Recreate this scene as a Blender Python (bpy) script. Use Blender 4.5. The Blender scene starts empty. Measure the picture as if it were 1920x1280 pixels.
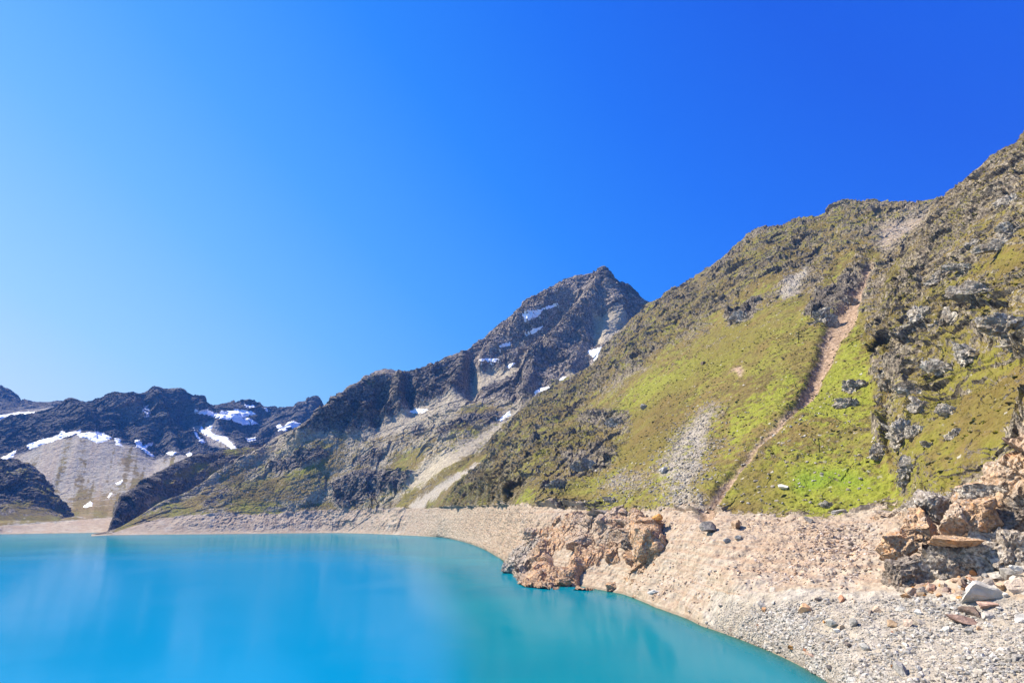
import bpy, math, random, time
import numpy as np
T0 = time.time()
S = bpy.context.scene
COL = S.collection
F32 = np.float32

# ------------------------------------------------------------------ camera
H = 40.0
FPX = 1067.0
PITCH = math.atan((972 - 640) / FPX)
cam_d = bpy.data.cameras.new('camera')
cam = bpy.data.objects.new('camera', cam_d)
COL.objects.link(cam)
cam.location = (0, 0, H)
cam.rotation_euler = (math.pi / 2 + PITCH, 0, 0)
cam_d.sensor_width = 36
cam_d.lens = FPX * 36 / 1920
cam_d.clip_start = 1
cam_d.clip_end = 60000
S.camera = cam
CP, SP = math.cos(PITCH), math.sin(PITCH)


def azel(px, py):
    px = np.asarray(px, float); py = np.asarray(py, float)
    cx = (px - 960) / FPX; cy = (640 - py) / FPX
    dx = cx; dy = CP - cy * SP; dz = SP + cy * CP
    h = np.hypot(dx, dy)
    return np.arctan2(dx, dy), dz / h


def proj(x, y, z):
    z = z - H
    f = y * CP + z * SP
    u = -y * SP + z * CP
    f = np.maximum(f, 1e-3)
    return 960 + FPX * x / f, 640 - FPX * u / f


def unp(px, py, r=None, z=None):
    """photo point at horizontal range r (or at height z) -> world"""
    a, t = azel(px, py)
    a = float(a); t = float(t)
    if r is None:
        r = (z - H) / t
    return (r * math.sin(a), r * math.cos(a), H + r * t)


# ------------------------------------------------------------------ noise
RNG = np.random.RandomState(7)
NPERM = 4096
PERM = RNG.permutation(NPERM).astype(np.int32)
GRAD = RNG.normal(size=(NPERM, 3)).astype(F32)
GRAD /= np.linalg.norm(GRAD, axis=1)[:, None]
RV = RNG.rand(NPERM, 4).astype(F32)
MSK = NPERM - 1


def hsh(i, j, k):
    return PERM[(PERM[(PERM[i & MSK] + j) & MSK] + k) & MSK]


def perlin(x, y, z):
    xi = np.floor(x).astype(np.int32); yi = np.floor(y).astype(np.int32); zi = np.floor(z).astype(np.int32)
    xf = (x - xi).astype(F32); yf = (y - yi).astype(F32); zf = (z - zi).astype(F32)
    u = xf * xf * xf * (xf * (xf * 6 - 15) + 10)
    v = yf * yf * yf * (yf * (yf * 6 - 15) + 10)
    w = zf * zf * zf * (zf * (zf * 6 - 15) + 10)
    out = 0
    for dx in (0, 1):
        for dy in (0, 1):
            for dz in (0, 1):
                g = GRAD[hsh(xi + dx, yi + dy, zi + dz)]
                d = g[:, 0] * (xf - dx) + g[:, 1] * (yf - dy) + g[:, 2] * (zf - dz)
                out = out + d * (u if dx else 1 - u) * (v if dy else 1 - v) * (w if dz else 1 - w)
    return out * 1.6


def fbm(P, lam, octs, gain=0.5, ridged=False, seed=0.0):
    s = 0; a = 1.0; tot = 0
    for o in range(octs):
        f = 1.0 / lam * 2.03 ** o
        n = perlin(P[:, 0] * f + seed + 13.7 * o, P[:, 1] * f + 5.1 * o + seed, P[:, 2] * f + 9.2 * o)
        if ridged:
            n = 1 - 2 * np.abs(n)
        s = s + a * n; tot += a
        a *= gain
    return s / tot


def facets(P, lam, tilt=0.9, seed=0):
    """fractured-rock noise: every Voronoi cell is a randomly tilted plane"""
    x = (P / lam + seed).astype(F32)
    xi = np.floor(x - 0.5).astype(np.int32)
    xf = x - xi
    n = len(P)
    best = np.full(n, 1e9, F32); val = np.zeros(n, F32)
    for dx in (0, 1):
        for dy in (0, 1):
            for dz in (0, 1):
                h = hsh(xi[:, 0] + dx, xi[:, 1] + dy, xi[:, 2] + dz)
                r = RV[h]
                d = xf - np.array((dx, dy, dz), F32) - (r[:, :3] * 0.7 + 0.15)
                dist = (d * d).sum(1)
                v = (GRAD[(h * 7 + 3) & MSK] * d).sum(1) * tilt + (r[:, 3] - 0.5) * 0.8
                m = dist < best
                val = np.where(m, v, val); best = np.where(m, dist, best)
    return val


# ------------------------------------------------------------------ masks drawn on the terrain regions
MW, MH = 1300, 800     # covers photo px -200..2400, py 0..1600 at half resolution
GX, GY = np.meshgrid(np.arange(MW) * 2 - 200 + 1.0, np.arange(MH) * 2 + 1.0)


def blur(a, n):
    if n < 1:
        return a
    for _ in range(2):
        for ax in (0, 1):
            c = np.cumsum(np.concatenate([np.repeat(a.take([0], ax), n + 1, ax), a, np.repeat(a.take([-1], ax), n, ax)], ax), ax)
            m = a.shape[ax]
            hi = c.take(range(2 * n + 1, 2 * n + 1 + m), ax); lo = c.take(range(0, m), ax)
            a = (hi - lo) / (2 * n + 1)
    return a


def poly_mask(pts, soft=3):
    pts = np.array(pts, float)
    x0, y0 = pts.min(0); x1, y1 = pts.max(0)
    sel = (GX >= x0) & (GX <= x1) & (GY >= y0) & (GY <= y1)
    gx = GX[sel]; gy = GY[sel]
    ins = np.zeros(gx.shape, bool)
    j = len(pts) - 1
    for i in range(len(pts)):
        xi, yi = pts[i]; xj, yj = pts[j]
        if yi != yj:
            c = ((yi > gy) != (yj > gy)) & (gx < (xj - xi) * (gy - yi) / (yj - yi) + xi)
            ins ^= c
        j = i
    m = np.zeros(GX.shape); m[sel] = ins
    return blur(m, soft)


def line_mask(pts, soft=1):
    """pts: (x, y, halfwidth) polyline"""
    m = np.zeros(GX.shape)
    for (xa, ya, wa), (xb, yb, wb) in zip(pts[:-1], pts[1:]):
        w = max(wa, wb) + 2
        sel = (GX > min(xa, xb) - w) & (GX < max(xa, xb) + w) & (GY > min(ya, yb) - w) & (GY < max(ya, yb) + w)
        gx = GX[sel]; gy = GY[sel]
        L = (xb - xa) ** 2 + (yb - ya) ** 2
        t = np.clip(((gx - xa) * (xb - xa) + (gy - ya) * (yb - ya)) / L, 0, 1)
        d = np.hypot(gx - xa - t * (xb - xa), gy - ya - t * (yb - ya))
        m[sel] = np.maximum(m[sel], np.clip((wa + (wb - wa) * t - d) / 2 + .5, 0, 1))
    return blur(m, soft)


def sample(m, px, py):
    x = np.clip((px + 199) / 2, 0, MW - 1.01); y = np.clip((py - 1) / 2, 0, MH - 1.01)
    xi = x.astype(int); yi = y.astype(int); fx = x - xi; fy = y - yi
    return (m[yi, xi] * (1 - fx) * (1 - fy) + m[yi, xi + 1] * fx * (1 - fy) + m[yi + 1, xi] * (1 - fx) * fy + m[yi + 1, xi + 1] * fx * fy).astype(F32)


# ------------------------------------------------------------------ object helpers
def tag(o, label=None, cat=None, group=None, kind=None):
    if label: o['label'] = label
    if cat: o['category'] = cat
    if group: o['group'] = group
    if kind: o['kind'] = kind
    return o


def mesh_from(name, V, Fq, mat, attrs=None, smooth=False, fmat=None):
    me = bpy.data.meshes.new(name)
    nv = len(V); nf = len(Fq); k = Fq.shape[1]
    me.vertices.add(nv); me.vertices.foreach_set('co', np.ascontiguousarray(V, dtype=F32).ravel())
    me.loops.add(nf * k); me.loops.foreach_set('vertex_index', np.ascontiguousarray(Fq, dtype=np.int32).ravel())
    me.polygons.add(nf)
    me.polygons.foreach_set('loop_start', np.arange(nf, dtype=np.int32) * k)
    me.polygons.foreach_set('loop_total', np.full(nf, k, np.int32))
    if smooth:
        me.polygons.foreach_set('use_smooth', np.ones(nf, bool))
    else:
        me.polygons.foreach_set('use_smooth', np.zeros(nf, bool))
    me.update(calc_edges=True)
    if attrs:
        for an, av in attrs.items():
            if av.ndim == 1:
                at = me.attributes.new(an, 'FLOAT', 'POINT')
                at.data.foreach_set('value', av.astype(F32))
            else:
                at = me.attributes.new(an, 'FLOAT_COLOR', 'POINT')
                at.data.foreach_set('color', av.astype(F32).ravel())
    me.materials.append(mat)
    o = bpy.data.objects.new(name, me)
    COL.objects.link(o)
    return o


def grid_faces(nr, nc):
    i = np.arange(nr * nc).reshape(nr, nc)
    return np.stack([i[:-1, :-1], i[:-1, 1:], i[1:, 1:], i[1:, :-1]], -1).reshape(-1, 4)


def pchip_cols(K, n):
    """K: (k, nc) knot values; n: rows per interval -> (rows, nc), monotone cubic"""
    k = K.shape[0]
    d = np.diff(K, axis=0)
    m = np.zeros_like(K)
    for i in range(1, k - 1):
        a, b = d[i - 1], d[i]
        ok = (a * b) > 0
        m[i] = np.where(ok, 2 * a * b / np.where(ok, a + b, 1), 0)
    m[0] = d[0]; m[-1] = d[-1]
    out = []; vs = []
    for i in range(k - 1):
        t = np.linspace(0, 1, n[i], endpoint=(i == k - 2))[:, None]
        h00 = 2 * t**3 - 3 * t**2 + 1; h10 = t**3 - 2 * t**2 + t; h01 = -2 * t**3 + 3 * t**2; h11 = t**3 - t**2
        out.append(h00 * K[i] + h10 * m[i] + h01 * K[i + 1] + h11 * m[i + 1])
        vs.append((i + t[:, 0]))
    return np.concatenate(out), np.concatenate(vs)


def line(pts, az, shore=None):
    """polyline of (px, py, r) (r None: on the water plane; str '+d': behind the shore) -> r, tan(el) on the az grid"""
    A = []; R = []; T = []
    for p in pts:
        a, t = azel(p[0], p[1]); a = float(a); t = float(t)
        r = p[2] if len(p) > 2 else None
        if r is None:
            r = -H / t
        elif isinstance(r, str):
            r = float(np.interp(a, shore[0], shore[1])) + float(r)
        A.append(a); R.append(r); T.append(t)
    A = np.array(A); o = np.argsort(A, kind='stable')
    return np.interp(az, A[o], np.array(R)[o]), np.interp(az, A[o], np.array(T)[o])


class Layer:
    def __init__(s, px0, px1, ncol, pyref=900):
        a0, a1 = float(azel(px0, pyref)[0]), float(azel(px1, pyref)[0])
        s.az = np.linspace(a0, a1, ncol)
        s.R = []; s.Z = []; s.n = []; s.sm = {}; s.smooth = ncol // 22

    def knot(s, pts=None, n=10, rz=None, shore=None):
        if rz is None:
            r, t = line(pts, s.az, shore); z = H + r * t
        else:
            r, z = rz
        s.R.append(r * np.ones_like(s.az)); s.Z.append(z * np.ones_like(s.az)); s.n.append(n)
        return r, z

    def build(s):
        R = np.array(s.R); Z = np.array(s.Z)
        for i in range(len(R)):
            w = s.sm.get(i, s.smooth)
            if w:
                k = np.hanning(2 * w + 3)[1:-1]; k /= k.sum()
                for A in (R, Z):
                    pad = np.concatenate([2 * A[i][0] - A[i][w:0:-1], A[i], 2 * A[i][-1] - A[i][-2:-w - 2:-1]])
                    A[i] = np.convolve(pad, k, 'valid')
        for i in range(1, len(R)):
            R[i] = np.maximum(R[i], R[i - 1] + 0.5)
        r, v = pchip_cols(R, s.n); z, _ = pchip_cols(Z, s.n)
        s.rr, s.zz, s.v = r, z, np.repeat(v[:, None], len(s.az), 1)
        x = r * np.sin(s.az); y = r * np.cos(s.az)
        s.P = np.stack([x, y, z], -1)
        tu = np.gradient(s.P, axis=1); tv = np.gradient(s.P, axis=0)
        nn = np.cross(tu, tv); nn /= np.linalg.norm(nn, axis=-1)[..., None] + 1e-9
        nn[nn[..., 2] < 0] *= -1
        # soften the normal field so that displaced ridges do not tear
        for _ in range(6):
            nn[1:-1, 1:-1] = (nn[:-2, 1:-1] + nn[2:, 1:-1] + nn[1:-1, :-2] + nn[1:-1, 2:]) / 4
        nn /= np.linalg.norm(nn, axis=-1)[..., None] + 1e-9
        s.N = nn
        s.shape = r.shape
        s.px, s.py = proj(x, y, z)
        return s

    def flat(s):
        return s.P.reshape(-1, 3), s.N.reshape(-1, 3), s.px.ravel(), s.py.ravel(), s.v.ravel()


def smooth01(x, a, b):
    t = np.clip((x - a) / (b - a), 0, 1)
    return t * t * (3 - 2 * t)

# ------------------------------------------------------------------ materials
class NT:
    def __init__(s, name, world=False):
        if world:
            s.t = world.node_tree
        else:
            s.m = bpy.data.materials.new(name); s.m.use_nodes = True; s.t = s.m.node_tree
        s.t.nodes.clear()

    def n(s, typ, ins=None, **kw):
        nd = s.t.nodes.new(typ)
        for k, v in kw.items():
            setattr(nd, k, v)
        for k, v in (ins or {}).items():
            if isinstance(v, bpy.types.NodeSocket):
                s.t.links.new(v, nd.inputs[k])
            else:
                nd.inputs[k].default_value = v
        return nd

    def math(s, op, a, b=0.0, c=0.0, clamp=False):
        nd = s.n('ShaderNodeMath', {0: a, 1: b, 2: c}, operation=op)
        nd.use_clamp = clamp
        return nd.outputs[0]

    def mix(s, f, a, b, mode='MIX'):
        nd = s.t.nodes.new('ShaderNodeMix'); nd.data_type = 'RGBA'; nd.blend_type = mode
        for i, v in ((0, f), (6, a), (7, b)):
            if isinstance(v, bpy.types.NodeSocket):
                s.t.links.new(v, nd.inputs[i])
            else:
                nd.inputs[i].default_value = v if i == 0 else (*v, 1)
        return nd.outputs[2]

    def ramp(s, f, lo, hi, a=0.0, b=1.0):
        nd = s.n('ShaderNodeMapRange', {0: f, 1: lo, 2: hi, 3: a, 4: b}, interpolation_type='SMOOTHSTEP')
        return nd.outputs[0]

    def noise(s, scale, vec, detail=6, rough=0.6, dist=0.0):
        nd = s.n('ShaderNodeTexNoise', {'Vector': vec, 'Scale': scale, 'Detail': detail, 'Roughness': rough, 'Distortion': dist})
        return nd.outputs[0]


def terrain_material(name, px, rockA=(0.045, 0.036, 0.027), rockB=(0.44, 0.37, 0.275), scrA=(0.20, 0.175, 0.15), scrB=(0.46, 0.41, 0.345)):
    """px: size in metres of the finest pattern that still reads from the lake"""
    n = NT(name)
    geo = n.n('ShaderNodeNewGeometry')
    pos = geo.outputs['Position']
    nz = n.n('ShaderNodeSeparateXYZ', {0: geo.outputs['Normal']}).outputs[2]
    A = n.n('ShaderNodeAttribute', attribute_name='mA'); B = n.n('ShaderNodeAttribute', attribute_name='mB')
    a = n.n('ShaderNodeSeparateColor', {0: A.outputs['Color']}).outputs
    b = n.n('ShaderNodeSeparateColor', {0: B.outputs['Color']}).outputs
    grass, lush, scree, sand = a[0], a[1], a[2], A.outputs['Alpha']
    orange, dirt, dark, brown = b[0], b[1], b[2], B.outputs['Alpha']
    nb = n.noise(0.055 / px, pos, 5, 0.6)      # broad
    nm = n.noise(0.22 / px, pos, 6, 0.68)      # patches
    nf = n.noise(0.62 / px, pos, 4, 0.7)       # fine
    ns = n.noise(0.5 / px, pos, 3, 0.6)
    nw = n.noise(0.12 / px, pos, 5, 0.65, 0.6)
    # rock: pale grey faces, dark rock and painted shade, warm stains
    rock = n.mix(n.ramp(nf, 0.36, 0.66), rockA, rockB)
    rock = n.mix(n.ramp(nw, 0.45, 0.7), rock, (0.17, 0.135, 0.10))
    rock = n.mix(n.math('MULTIPLY', n.ramp(ns, 0.5, 0.75), 0.35), rock, (0.34, 0.26, 0.18))
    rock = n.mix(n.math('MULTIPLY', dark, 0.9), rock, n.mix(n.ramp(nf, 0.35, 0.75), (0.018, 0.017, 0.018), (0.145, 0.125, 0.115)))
    # orange stained rock
    orr = n.mix(n.ramp(nf, 0.3, 0.7), (0.19, 0.12, 0.075), (0.58, 0.395, 0.245))
    orr = n.mix(n.ramp(nm, 0.53, 0.66), orr, (0.60, 0.31, 0.14))
    orr = n.mix(n.ramp(ns, 0.56, 0.68), orr, (0.42, 0.37, 0.33))
    # scree and sand
    scr = n.mix(n.ramp(nf, 0.3, 0.72), scrA, scrB)
    scr = n.mix(n.math('MULTIPLY', n.ramp(nm, 0.4, 0.65), 0.5), scr, (0.36, 0.30, 0.22))
    snd = n.mix(n.ramp(nf, 0.25, 0.75), (0.235, 0.185, 0.135), (0.425, 0.35, 0.265))
    snd = n.mix(n.math('MULTIPLY', n.ramp(nm, 0.42, 0.62), 0.6), snd, (0.31, 0.22, 0.15))
    snd = n.mix(n.math('MULTIPLY', n.ramp(nw, 0.5, 0.66), 0.5), snd, (0.38, 0.34, 0.30))
    # grass
    gr = n.mix(n.ramp(nm, 0.36, 0.62), (0.145, 0.118, 0.030), (0.20, 0.195, 0.028))
    ng = n.noise(0.016 / px, pos, 6, 0.7, 0.4)
    gr = n.mix(n.math('MULTIPLY', n.ramp(ng, 0.44, 0.60), 0.85), gr, (0.105, 0.070, 0.028))
    gr = n.mix(n.ramp(nb, 0.42, 0.62), gr, (0.16, 0.112, 0.036))
    gr = n.mix(n.math('MULTIPLY', n.ramp(n.math('ADD', lush, n.math('MULTIPLY', n.math('SUBTRACT', nm, 0.5), 2.2)), 0.40, 0.85), 0.85), gr, (0.205, 0.222, 0.022))
    gr = n.mix(n.math('MULTIPLY', n.ramp(nf, 0.45, 0.75), 0.35), gr, (0.24, 0.22, 0.07))
    gr = n.mix(n.math('MULTIPLY', n.ramp(nf, 0.52, 0.3), 0.5), gr, (0.05, 0.05, 0.012))
    gr = n.mix(n.math('MULTIPLY', brown, n.ramp(n.math('ADD', nm, 0.0), 0.35, 0.6)), gr, (0.125, 0.085, 0.025))
    # composition
    c = n.mix(orange, rock, orr)
    c = n.mix(n.ramp(n.math('ADD', scree, n.math('MULTIPLY', n.math('SUBTRACT', nm, 0.5), 1.3)), 0.35, 0.65), c, scr)
    pz = n.n('ShaderNodeSeparateXYZ', {0: pos}).outputs[2]
    zz = n.math('ADD', pz, n.math('MULTIPLY', nb, 5.0))
    band = n.n('ShaderNodeTexNoise', {'W': zz, 'Scale': 0.55, 'Detail': 4.0, 'Roughness': 0.7}, noise_dimensions='1D').outputs[0]
    snd = n.mix(n.math('MULTIPLY', n.ramp(band, 0.45, 0.62), 0.45), snd, (0.37, 0.32, 0.255))
    snd = n.mix(n.math('MULTIPLY', n.ramp(band, 0.50, 0.36), 0.55), snd, (0.30, 0.205, 0.145))
    snd = n.mix(n.math('MULTIPLY', n.ramp(nm, 0.50, 0.62), n.math('MULTIPLY', n.ramp(nf, 0.44, 0.62), 0.75)), snd, (0.20, 0.15, 0.115))
    snd2 = n.mix(n.math('MULTIPLY', orange, 0.75), snd, n.mix(n.ramp(nf, 0.3, 0.7), (0.22, 0.14, 0.088), (0.42, 0.285, 0.185)))
    c = n.mix(n.ramp(n.math('ADD', sand, n.math('MULTIPLY', n.math('SUBTRACT', nm, 0.5), 0.5)), 0.4, 0.6), c, snd2)
    g = n.math('ADD', grass, n.math('MULTIPLY', n.math('SUBTRACT', nm, 0.5), 1.7))
    g = n.math('ADD', g, n.math('MULTIPLY', n.math('SUBTRACT', nf, 0.5), 1.1))
    g = n.math('ADD', g, n.math('MULTIPLY', n.math('SUBTRACT', nz, 0.62), 0.9))
    gg = n.math('MULTIPLY', n.ramp(g, 0.36, 0.58), n.ramp(grass, 0.0, 0.12))
    c = n.mix(gg, c, gr)
    c = n.mix(n.math('MULTIPLY', gg, n.math('MULTIPLY', n.ramp(lush, .8, 1.0), n.ramp(nb, .4, .6))), c, (0.13, 0.20, 0.014))
    c = n.mix(dirt, c, n.mix(n.ramp(nf, 0.3, 0.7), (0.17, 0.11, 0.065), (0.46, 0.33, 0.23)))
    # loose pale stones speckled over everything
    vo = n.n('ShaderNodeTexVoronoi', {'Vector': pos, 'Scale': 0.42 / px, 'Randomness': 1.0}, feature='F1')
    sp = n.math('MULTIPLY', n.ramp(vo.outputs['Distance'], 0.30, 0.18), n.ramp(n.n('ShaderNodeSeparateColor', {0: vo.outputs['Color']}).outputs[0], 0.80, 0.83))
    sp = n.math('MULTIPLY', sp, n.ramp(ns, 0.42, 0.6))
    c = n.mix(n.math('MULTIPLY', sp, 0.75), c, (0.42, 0.39, 0.34))
    wet = n.ramp(n.math('ADD', pz, n.math('MULTIPLY', nm, -0.8)), 0.25, 0.9, 1.0, 0.0)
    c = n.mix(n.math('MULTIPLY', wet, 0.5), c, (0.10, 0.075, 0.05))
    hgt = n.math('ADD', n.math('MULTIPLY', nf, 1.0), n.math('MULTIPLY', nm, 1.2))
    hgt = n.math('ADD', hgt, n.math('MULTIPLY', sp, 0.4))
    bstr = n.math('MULTIPLY_ADD', gg, -0.35, 0.8)
    bstr = n.math('MULTIPLY', bstr, n.math('MULTIPLY_ADD', sand, -0.6, 1.0))
    bump = n.n('ShaderNodeBump', {'Strength': bstr, 'Distance': px * 1.5, 'Height': hgt})
    p = n.n('ShaderNodeBsdfPrincipled', {'Base Color': c, 'Roughness': 0.93, 'Normal': bump.outputs[0]})
    p.inputs['Specular IOR Level'].default_value = 0.15
    n.n('ShaderNodeOutputMaterial', {0: p.outputs[0]})
    return n.m


def snow_material():
    n = NT('snow_surface')
    pos = n.n('ShaderNodeNewGeometry').outputs['Position']
    nf = n.noise(0.12, pos, 5, 0.65)
    c = n.mix(n.ramp(nf, 0.45, 0.8), (0.86, 0.88, 0.92), (0.62, 0.58, 0.54))
    bump = n.n('ShaderNodeBump', {'Strength': 0.4, 'Distance': 2.0, 'Height': nf})
    p = n.n('ShaderNodeBsdfPrincipled', {'Base Color': c, 'Roughness': 0.7, 'Normal': bump.outputs[0]})
    n.n('ShaderNodeOutputMaterial', {0: p.outputs[0]})
    return n.m


def rock_material(name, ca, cb, stain=(0.30, 0.22, 0.15), scale=1.0, cs=0.4):
    n = NT(name)
    pos = n.n('ShaderNodeNewGeometry').outputs['Position']
    rnd = n.n('ShaderNodeObjectInfo').outputs['Random']
    isl = n.n('ShaderNodeNewGeometry').outputs['Random Per Island']
    r = n.math('FRACT', n.math('ADD', rnd, isl))
    nf = n.noise(0.9 * scale, pos, 6, 0.7)
    nm = n.noise(0.2 * scale, pos, 4, 0.6)
    c = n.mix(n.ramp(nf, 0.33, 0.68), ca, cb)
    c = n.mix(n.math('MULTIPLY', n.ramp(nm, 0.45, 0.62), cs), c, stain)
    hsv = n.n('ShaderNodeHueSaturation', {'Color': c, 'Value': n.ramp(r, 0.0, 1.0, 0.68, 1.25), 'Saturation': n.ramp(n.math('FRACT', n.math('MULTIPLY', r, 7.3)), 0, 1, 0.6, 1.25)})
    bump = n.n('ShaderNodeBump', {'Strength': 0.7, 'Distance': 0.6 / scale, 'Height': nf})
    p = n.n('ShaderNodeBsdfPrincipled', {'Base Color': hsv.outputs[0], 'Roughness': 0.9, 'Normal': bump.outputs[0]})
    p.inputs['Specular IOR Level'].default_value = 0.2
    n.n('ShaderNodeOutputMaterial', {0: p.outputs[0]})
    return n.m


# ------------------------------------------------------------------ surface kinds, region by region
def union(*ms):
    o = ms[0]
    for m in ms[1:]:
        o = np.maximum(o, m)
    return o


Mz = {k: np.zeros(GX.shape) for k in 'GLSDOKTRB'}   # grass lush scree sand orange dark dirt rough brown


def paint(key, val, m):
    Mz[key] = Mz[key] * (1 - m) + val * m


def finish_layer(L, name, mat, defaults, rough, lam, amp, sandrow=None, chunky=1.0, warp=9, clip=None, post=None, seed=0.0, painted=True):
    """add masks and relief to a layer and link it as one mesh"""
    P, N, px, py, v = L.flat()
    wl = lam * 1.2
    w1 = fbm(P, wl, 4, 0.6, seed=31 + seed); w2 = fbm(P, wl, 4, 0.6, seed=77 + seed)
    qx = px + w1 * warp * 1.6; qy = py + w2 * warp * 1.6
    m = {}
    for k in 'GLSDOKTRB':
        m[k] = sample(Mz[k], qx, qy) if painted else np.zeros(len(P), F32)
        if k in defaults:
            d, keep = defaults[k], None
            m[k] = m[k] + d
        m[k] = np.clip(m[k], 0, 1)
    if sandrow is not None:
        lo, hi, wob = sandrow
        sd = 1 - smooth01(v + w1 * wob + w2 * wob * .5, hi - .06, hi + .06)
        m['D'] = np.maximum(m['D'], sd)
        m['G'] = m['G'] * (1 - sd)
        m['S'] = m['S'] * (1 - sd)
    if post:
        post(m, P, px, py, v, w1, w2)
    R = np.clip(m['R'], 0, 1)
    R = R * (0.55 + 0.45 * smooth01(fbm(P, lam * 3.2, 3, .55, seed=91 + seed), -.15, .25))
    m['G'] = np.clip(m['G'] + (0.30 * smooth01(-fbm(P, lam * 3.2, 3, .55, seed=191 + seed), -.1, .3) - .12) * (m['G'] > .2) * (m['G'] < .8), 0, 1)
    # relief: long ribs, then fractured blocks down to about a pixel
    n1 = fbm(P, lam * 4, 3, 0.55, True, 3 + seed)
    n2 = fbm(P, lam, 4, 0.62, True, 9 + seed)
    strat = P @ np.array([[0.80, 0.30, -0.52], [-0.28, 0.95, 0.12], [0.53, 0.05, 0.85]])
    sel = np.nonzero(R > 0.06)[0]
    strat = strat[sel]
    def fc(*a):
        o = np.zeros(len(P), F32); o[sel] = facets(*a); return o
    f1 = fc((strat * [1.0, 0.45, 1.0]).astype(F32), lam * 0.9, 1.0, 0.3 + seed)
    f0 = fc((strat * [1.0, 0.4, 1.0]).astype(F32), lam * 2.6, 1.0, 2.1 + seed)
    f2 = fc((strat * [1.0, 0.5, 1.0]).astype(F32), lam * 0.36, 1.1, 5.3 + seed)
    f3 = fc(strat.astype(F32), lam * 0.15, 1.1, 8.3 + seed)
    fine = fbm(P, lam * 0.22, 3, 0.6, seed=55 + seed)
    d = amp * lam * (0.40 * n1 * (0.25 + .75 * R) + R * (0.11 * n2 + chunky * (0.36 * f0 + 0.27 * f1 + 0.15 * f2 + 0.06 * f3)) + (0.022 + .02 * R + .035 * m['G'] + .05 * m['D']) * fine + 0.05 * m['D'] * n2)
    if 'disp' in m:
        d = d + m['disp']
    edge = m.get('edge', 1.0)
    P2 = P + N * (d * edge)[:, None]
    P2[:, 2] += 0
    if 'fix' in m:
        P2 = P2 * (1 - m['fix'][:, None]) + P * m['fix'][:, None]
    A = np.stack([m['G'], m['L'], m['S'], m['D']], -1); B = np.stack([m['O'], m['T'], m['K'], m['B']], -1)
    Fq = grid_faces(*L.shape)
    if clip is not None:
        keep = clip(P2, px, py, v)
        kf = keep[Fq].all(1)
        Fq = Fq[kf]
    o = mesh_from(name, P2, Fq, mat, {'mA': A, 'mB': B})
    o['kind'] = 'structure'
    L.P2 = P2.reshape(*L.shape, 3)
    L.m = m
    print(name, len(P2), 'verts %.1fs' % (time.time() - T0))
    return o


# --- painting, photo coordinates ------------------------------------------------
def P_(key, val, soft, *pts):
    paint(key, val, poly_mask(pts, soft))

hill = poly_mask([(560, 1010), (700, 953), (760, 935), (850, 890), (900, 850), (975, 770), (1010, 745), (1110, 690), (1150, 640), (1215, 560), (1350, 380), (2400, 100), (2400, 1600), (1300, 1600), (600, 1020)], 1)
notmt = hill
# mountain side (left of the boundary): rock with scree
mt = 1 - hill
paint('R', 0.75, mt); paint('G', 0.12, mt); paint('S', 0.34, mt); paint('K', 0.0, mt)
# lower mountain slopes, beige scree with grass
P_('S', 0.68, 6, (205, 1010), (300, 940), (430, 870), (560, 800), (650, 800), (780, 770), (860, 750), (960, 750), (980, 775), (850, 900), (720, 960), (600, 1010))
P_('R', 0.45, 6, (205, 1010), (300, 940), (430, 870), (560, 800), (650, 800), (780, 770), (860, 750), (960, 750), (980, 775), (850, 900), (720, 960), (600, 1010))
P_('K', 0.0, 4, (205, 1010), (300, 940), (430, 870), (560, 800), (650, 800), (780, 770), (860, 750), (960, 750), (980, 775), (850, 900), (720, 960), (600, 1010))
P_('G', 0.50, 6, (205, 1010), (300, 940), (430, 870), (520, 830), (650, 820), (780, 790), (860, 770), (960, 750), (980, 775), (850, 900), (720, 960), (600, 1010))
for q in ([(500, 905), (560, 880), (600, 860), (560, 900), (520, 930)], [(440, 945), (500, 900), (520, 880), (480, 950), (430, 968)], [(640, 920), (700, 890), (730, 865), (740, 850), (800, 840), (790, 880), (760, 900), (690, 935)],
          [(340, 950), (380, 930), (430, 915), (400, 950), (350, 965)], [(560, 880), (620, 850), (640, 845), (600, 880), (560, 905)], [(570, 950), (640, 930), (690, 925), (640, 955), (570, 965)], [(840, 800), (880, 775), (930, 765), (900, 790), (860, 810)]):
    P_('G', 0.85, 3, *q); P_('L', 0.4, 3, *q); P_('R', 0.1, 3, *q)
# dark crags on the lower mountain slopes
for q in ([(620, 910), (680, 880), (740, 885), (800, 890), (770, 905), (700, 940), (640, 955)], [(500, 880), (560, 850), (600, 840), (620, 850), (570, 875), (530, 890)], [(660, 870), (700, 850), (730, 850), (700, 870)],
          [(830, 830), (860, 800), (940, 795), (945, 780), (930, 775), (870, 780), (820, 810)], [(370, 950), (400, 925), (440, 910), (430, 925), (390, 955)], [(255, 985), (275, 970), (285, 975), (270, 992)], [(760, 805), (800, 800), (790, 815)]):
    P_('R', 1.0, 2, *q); P_('K', 0.55, 2, *q); P_('G', 0.1, 2, *q); P_('S', 0.0, 2, *q)
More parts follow.
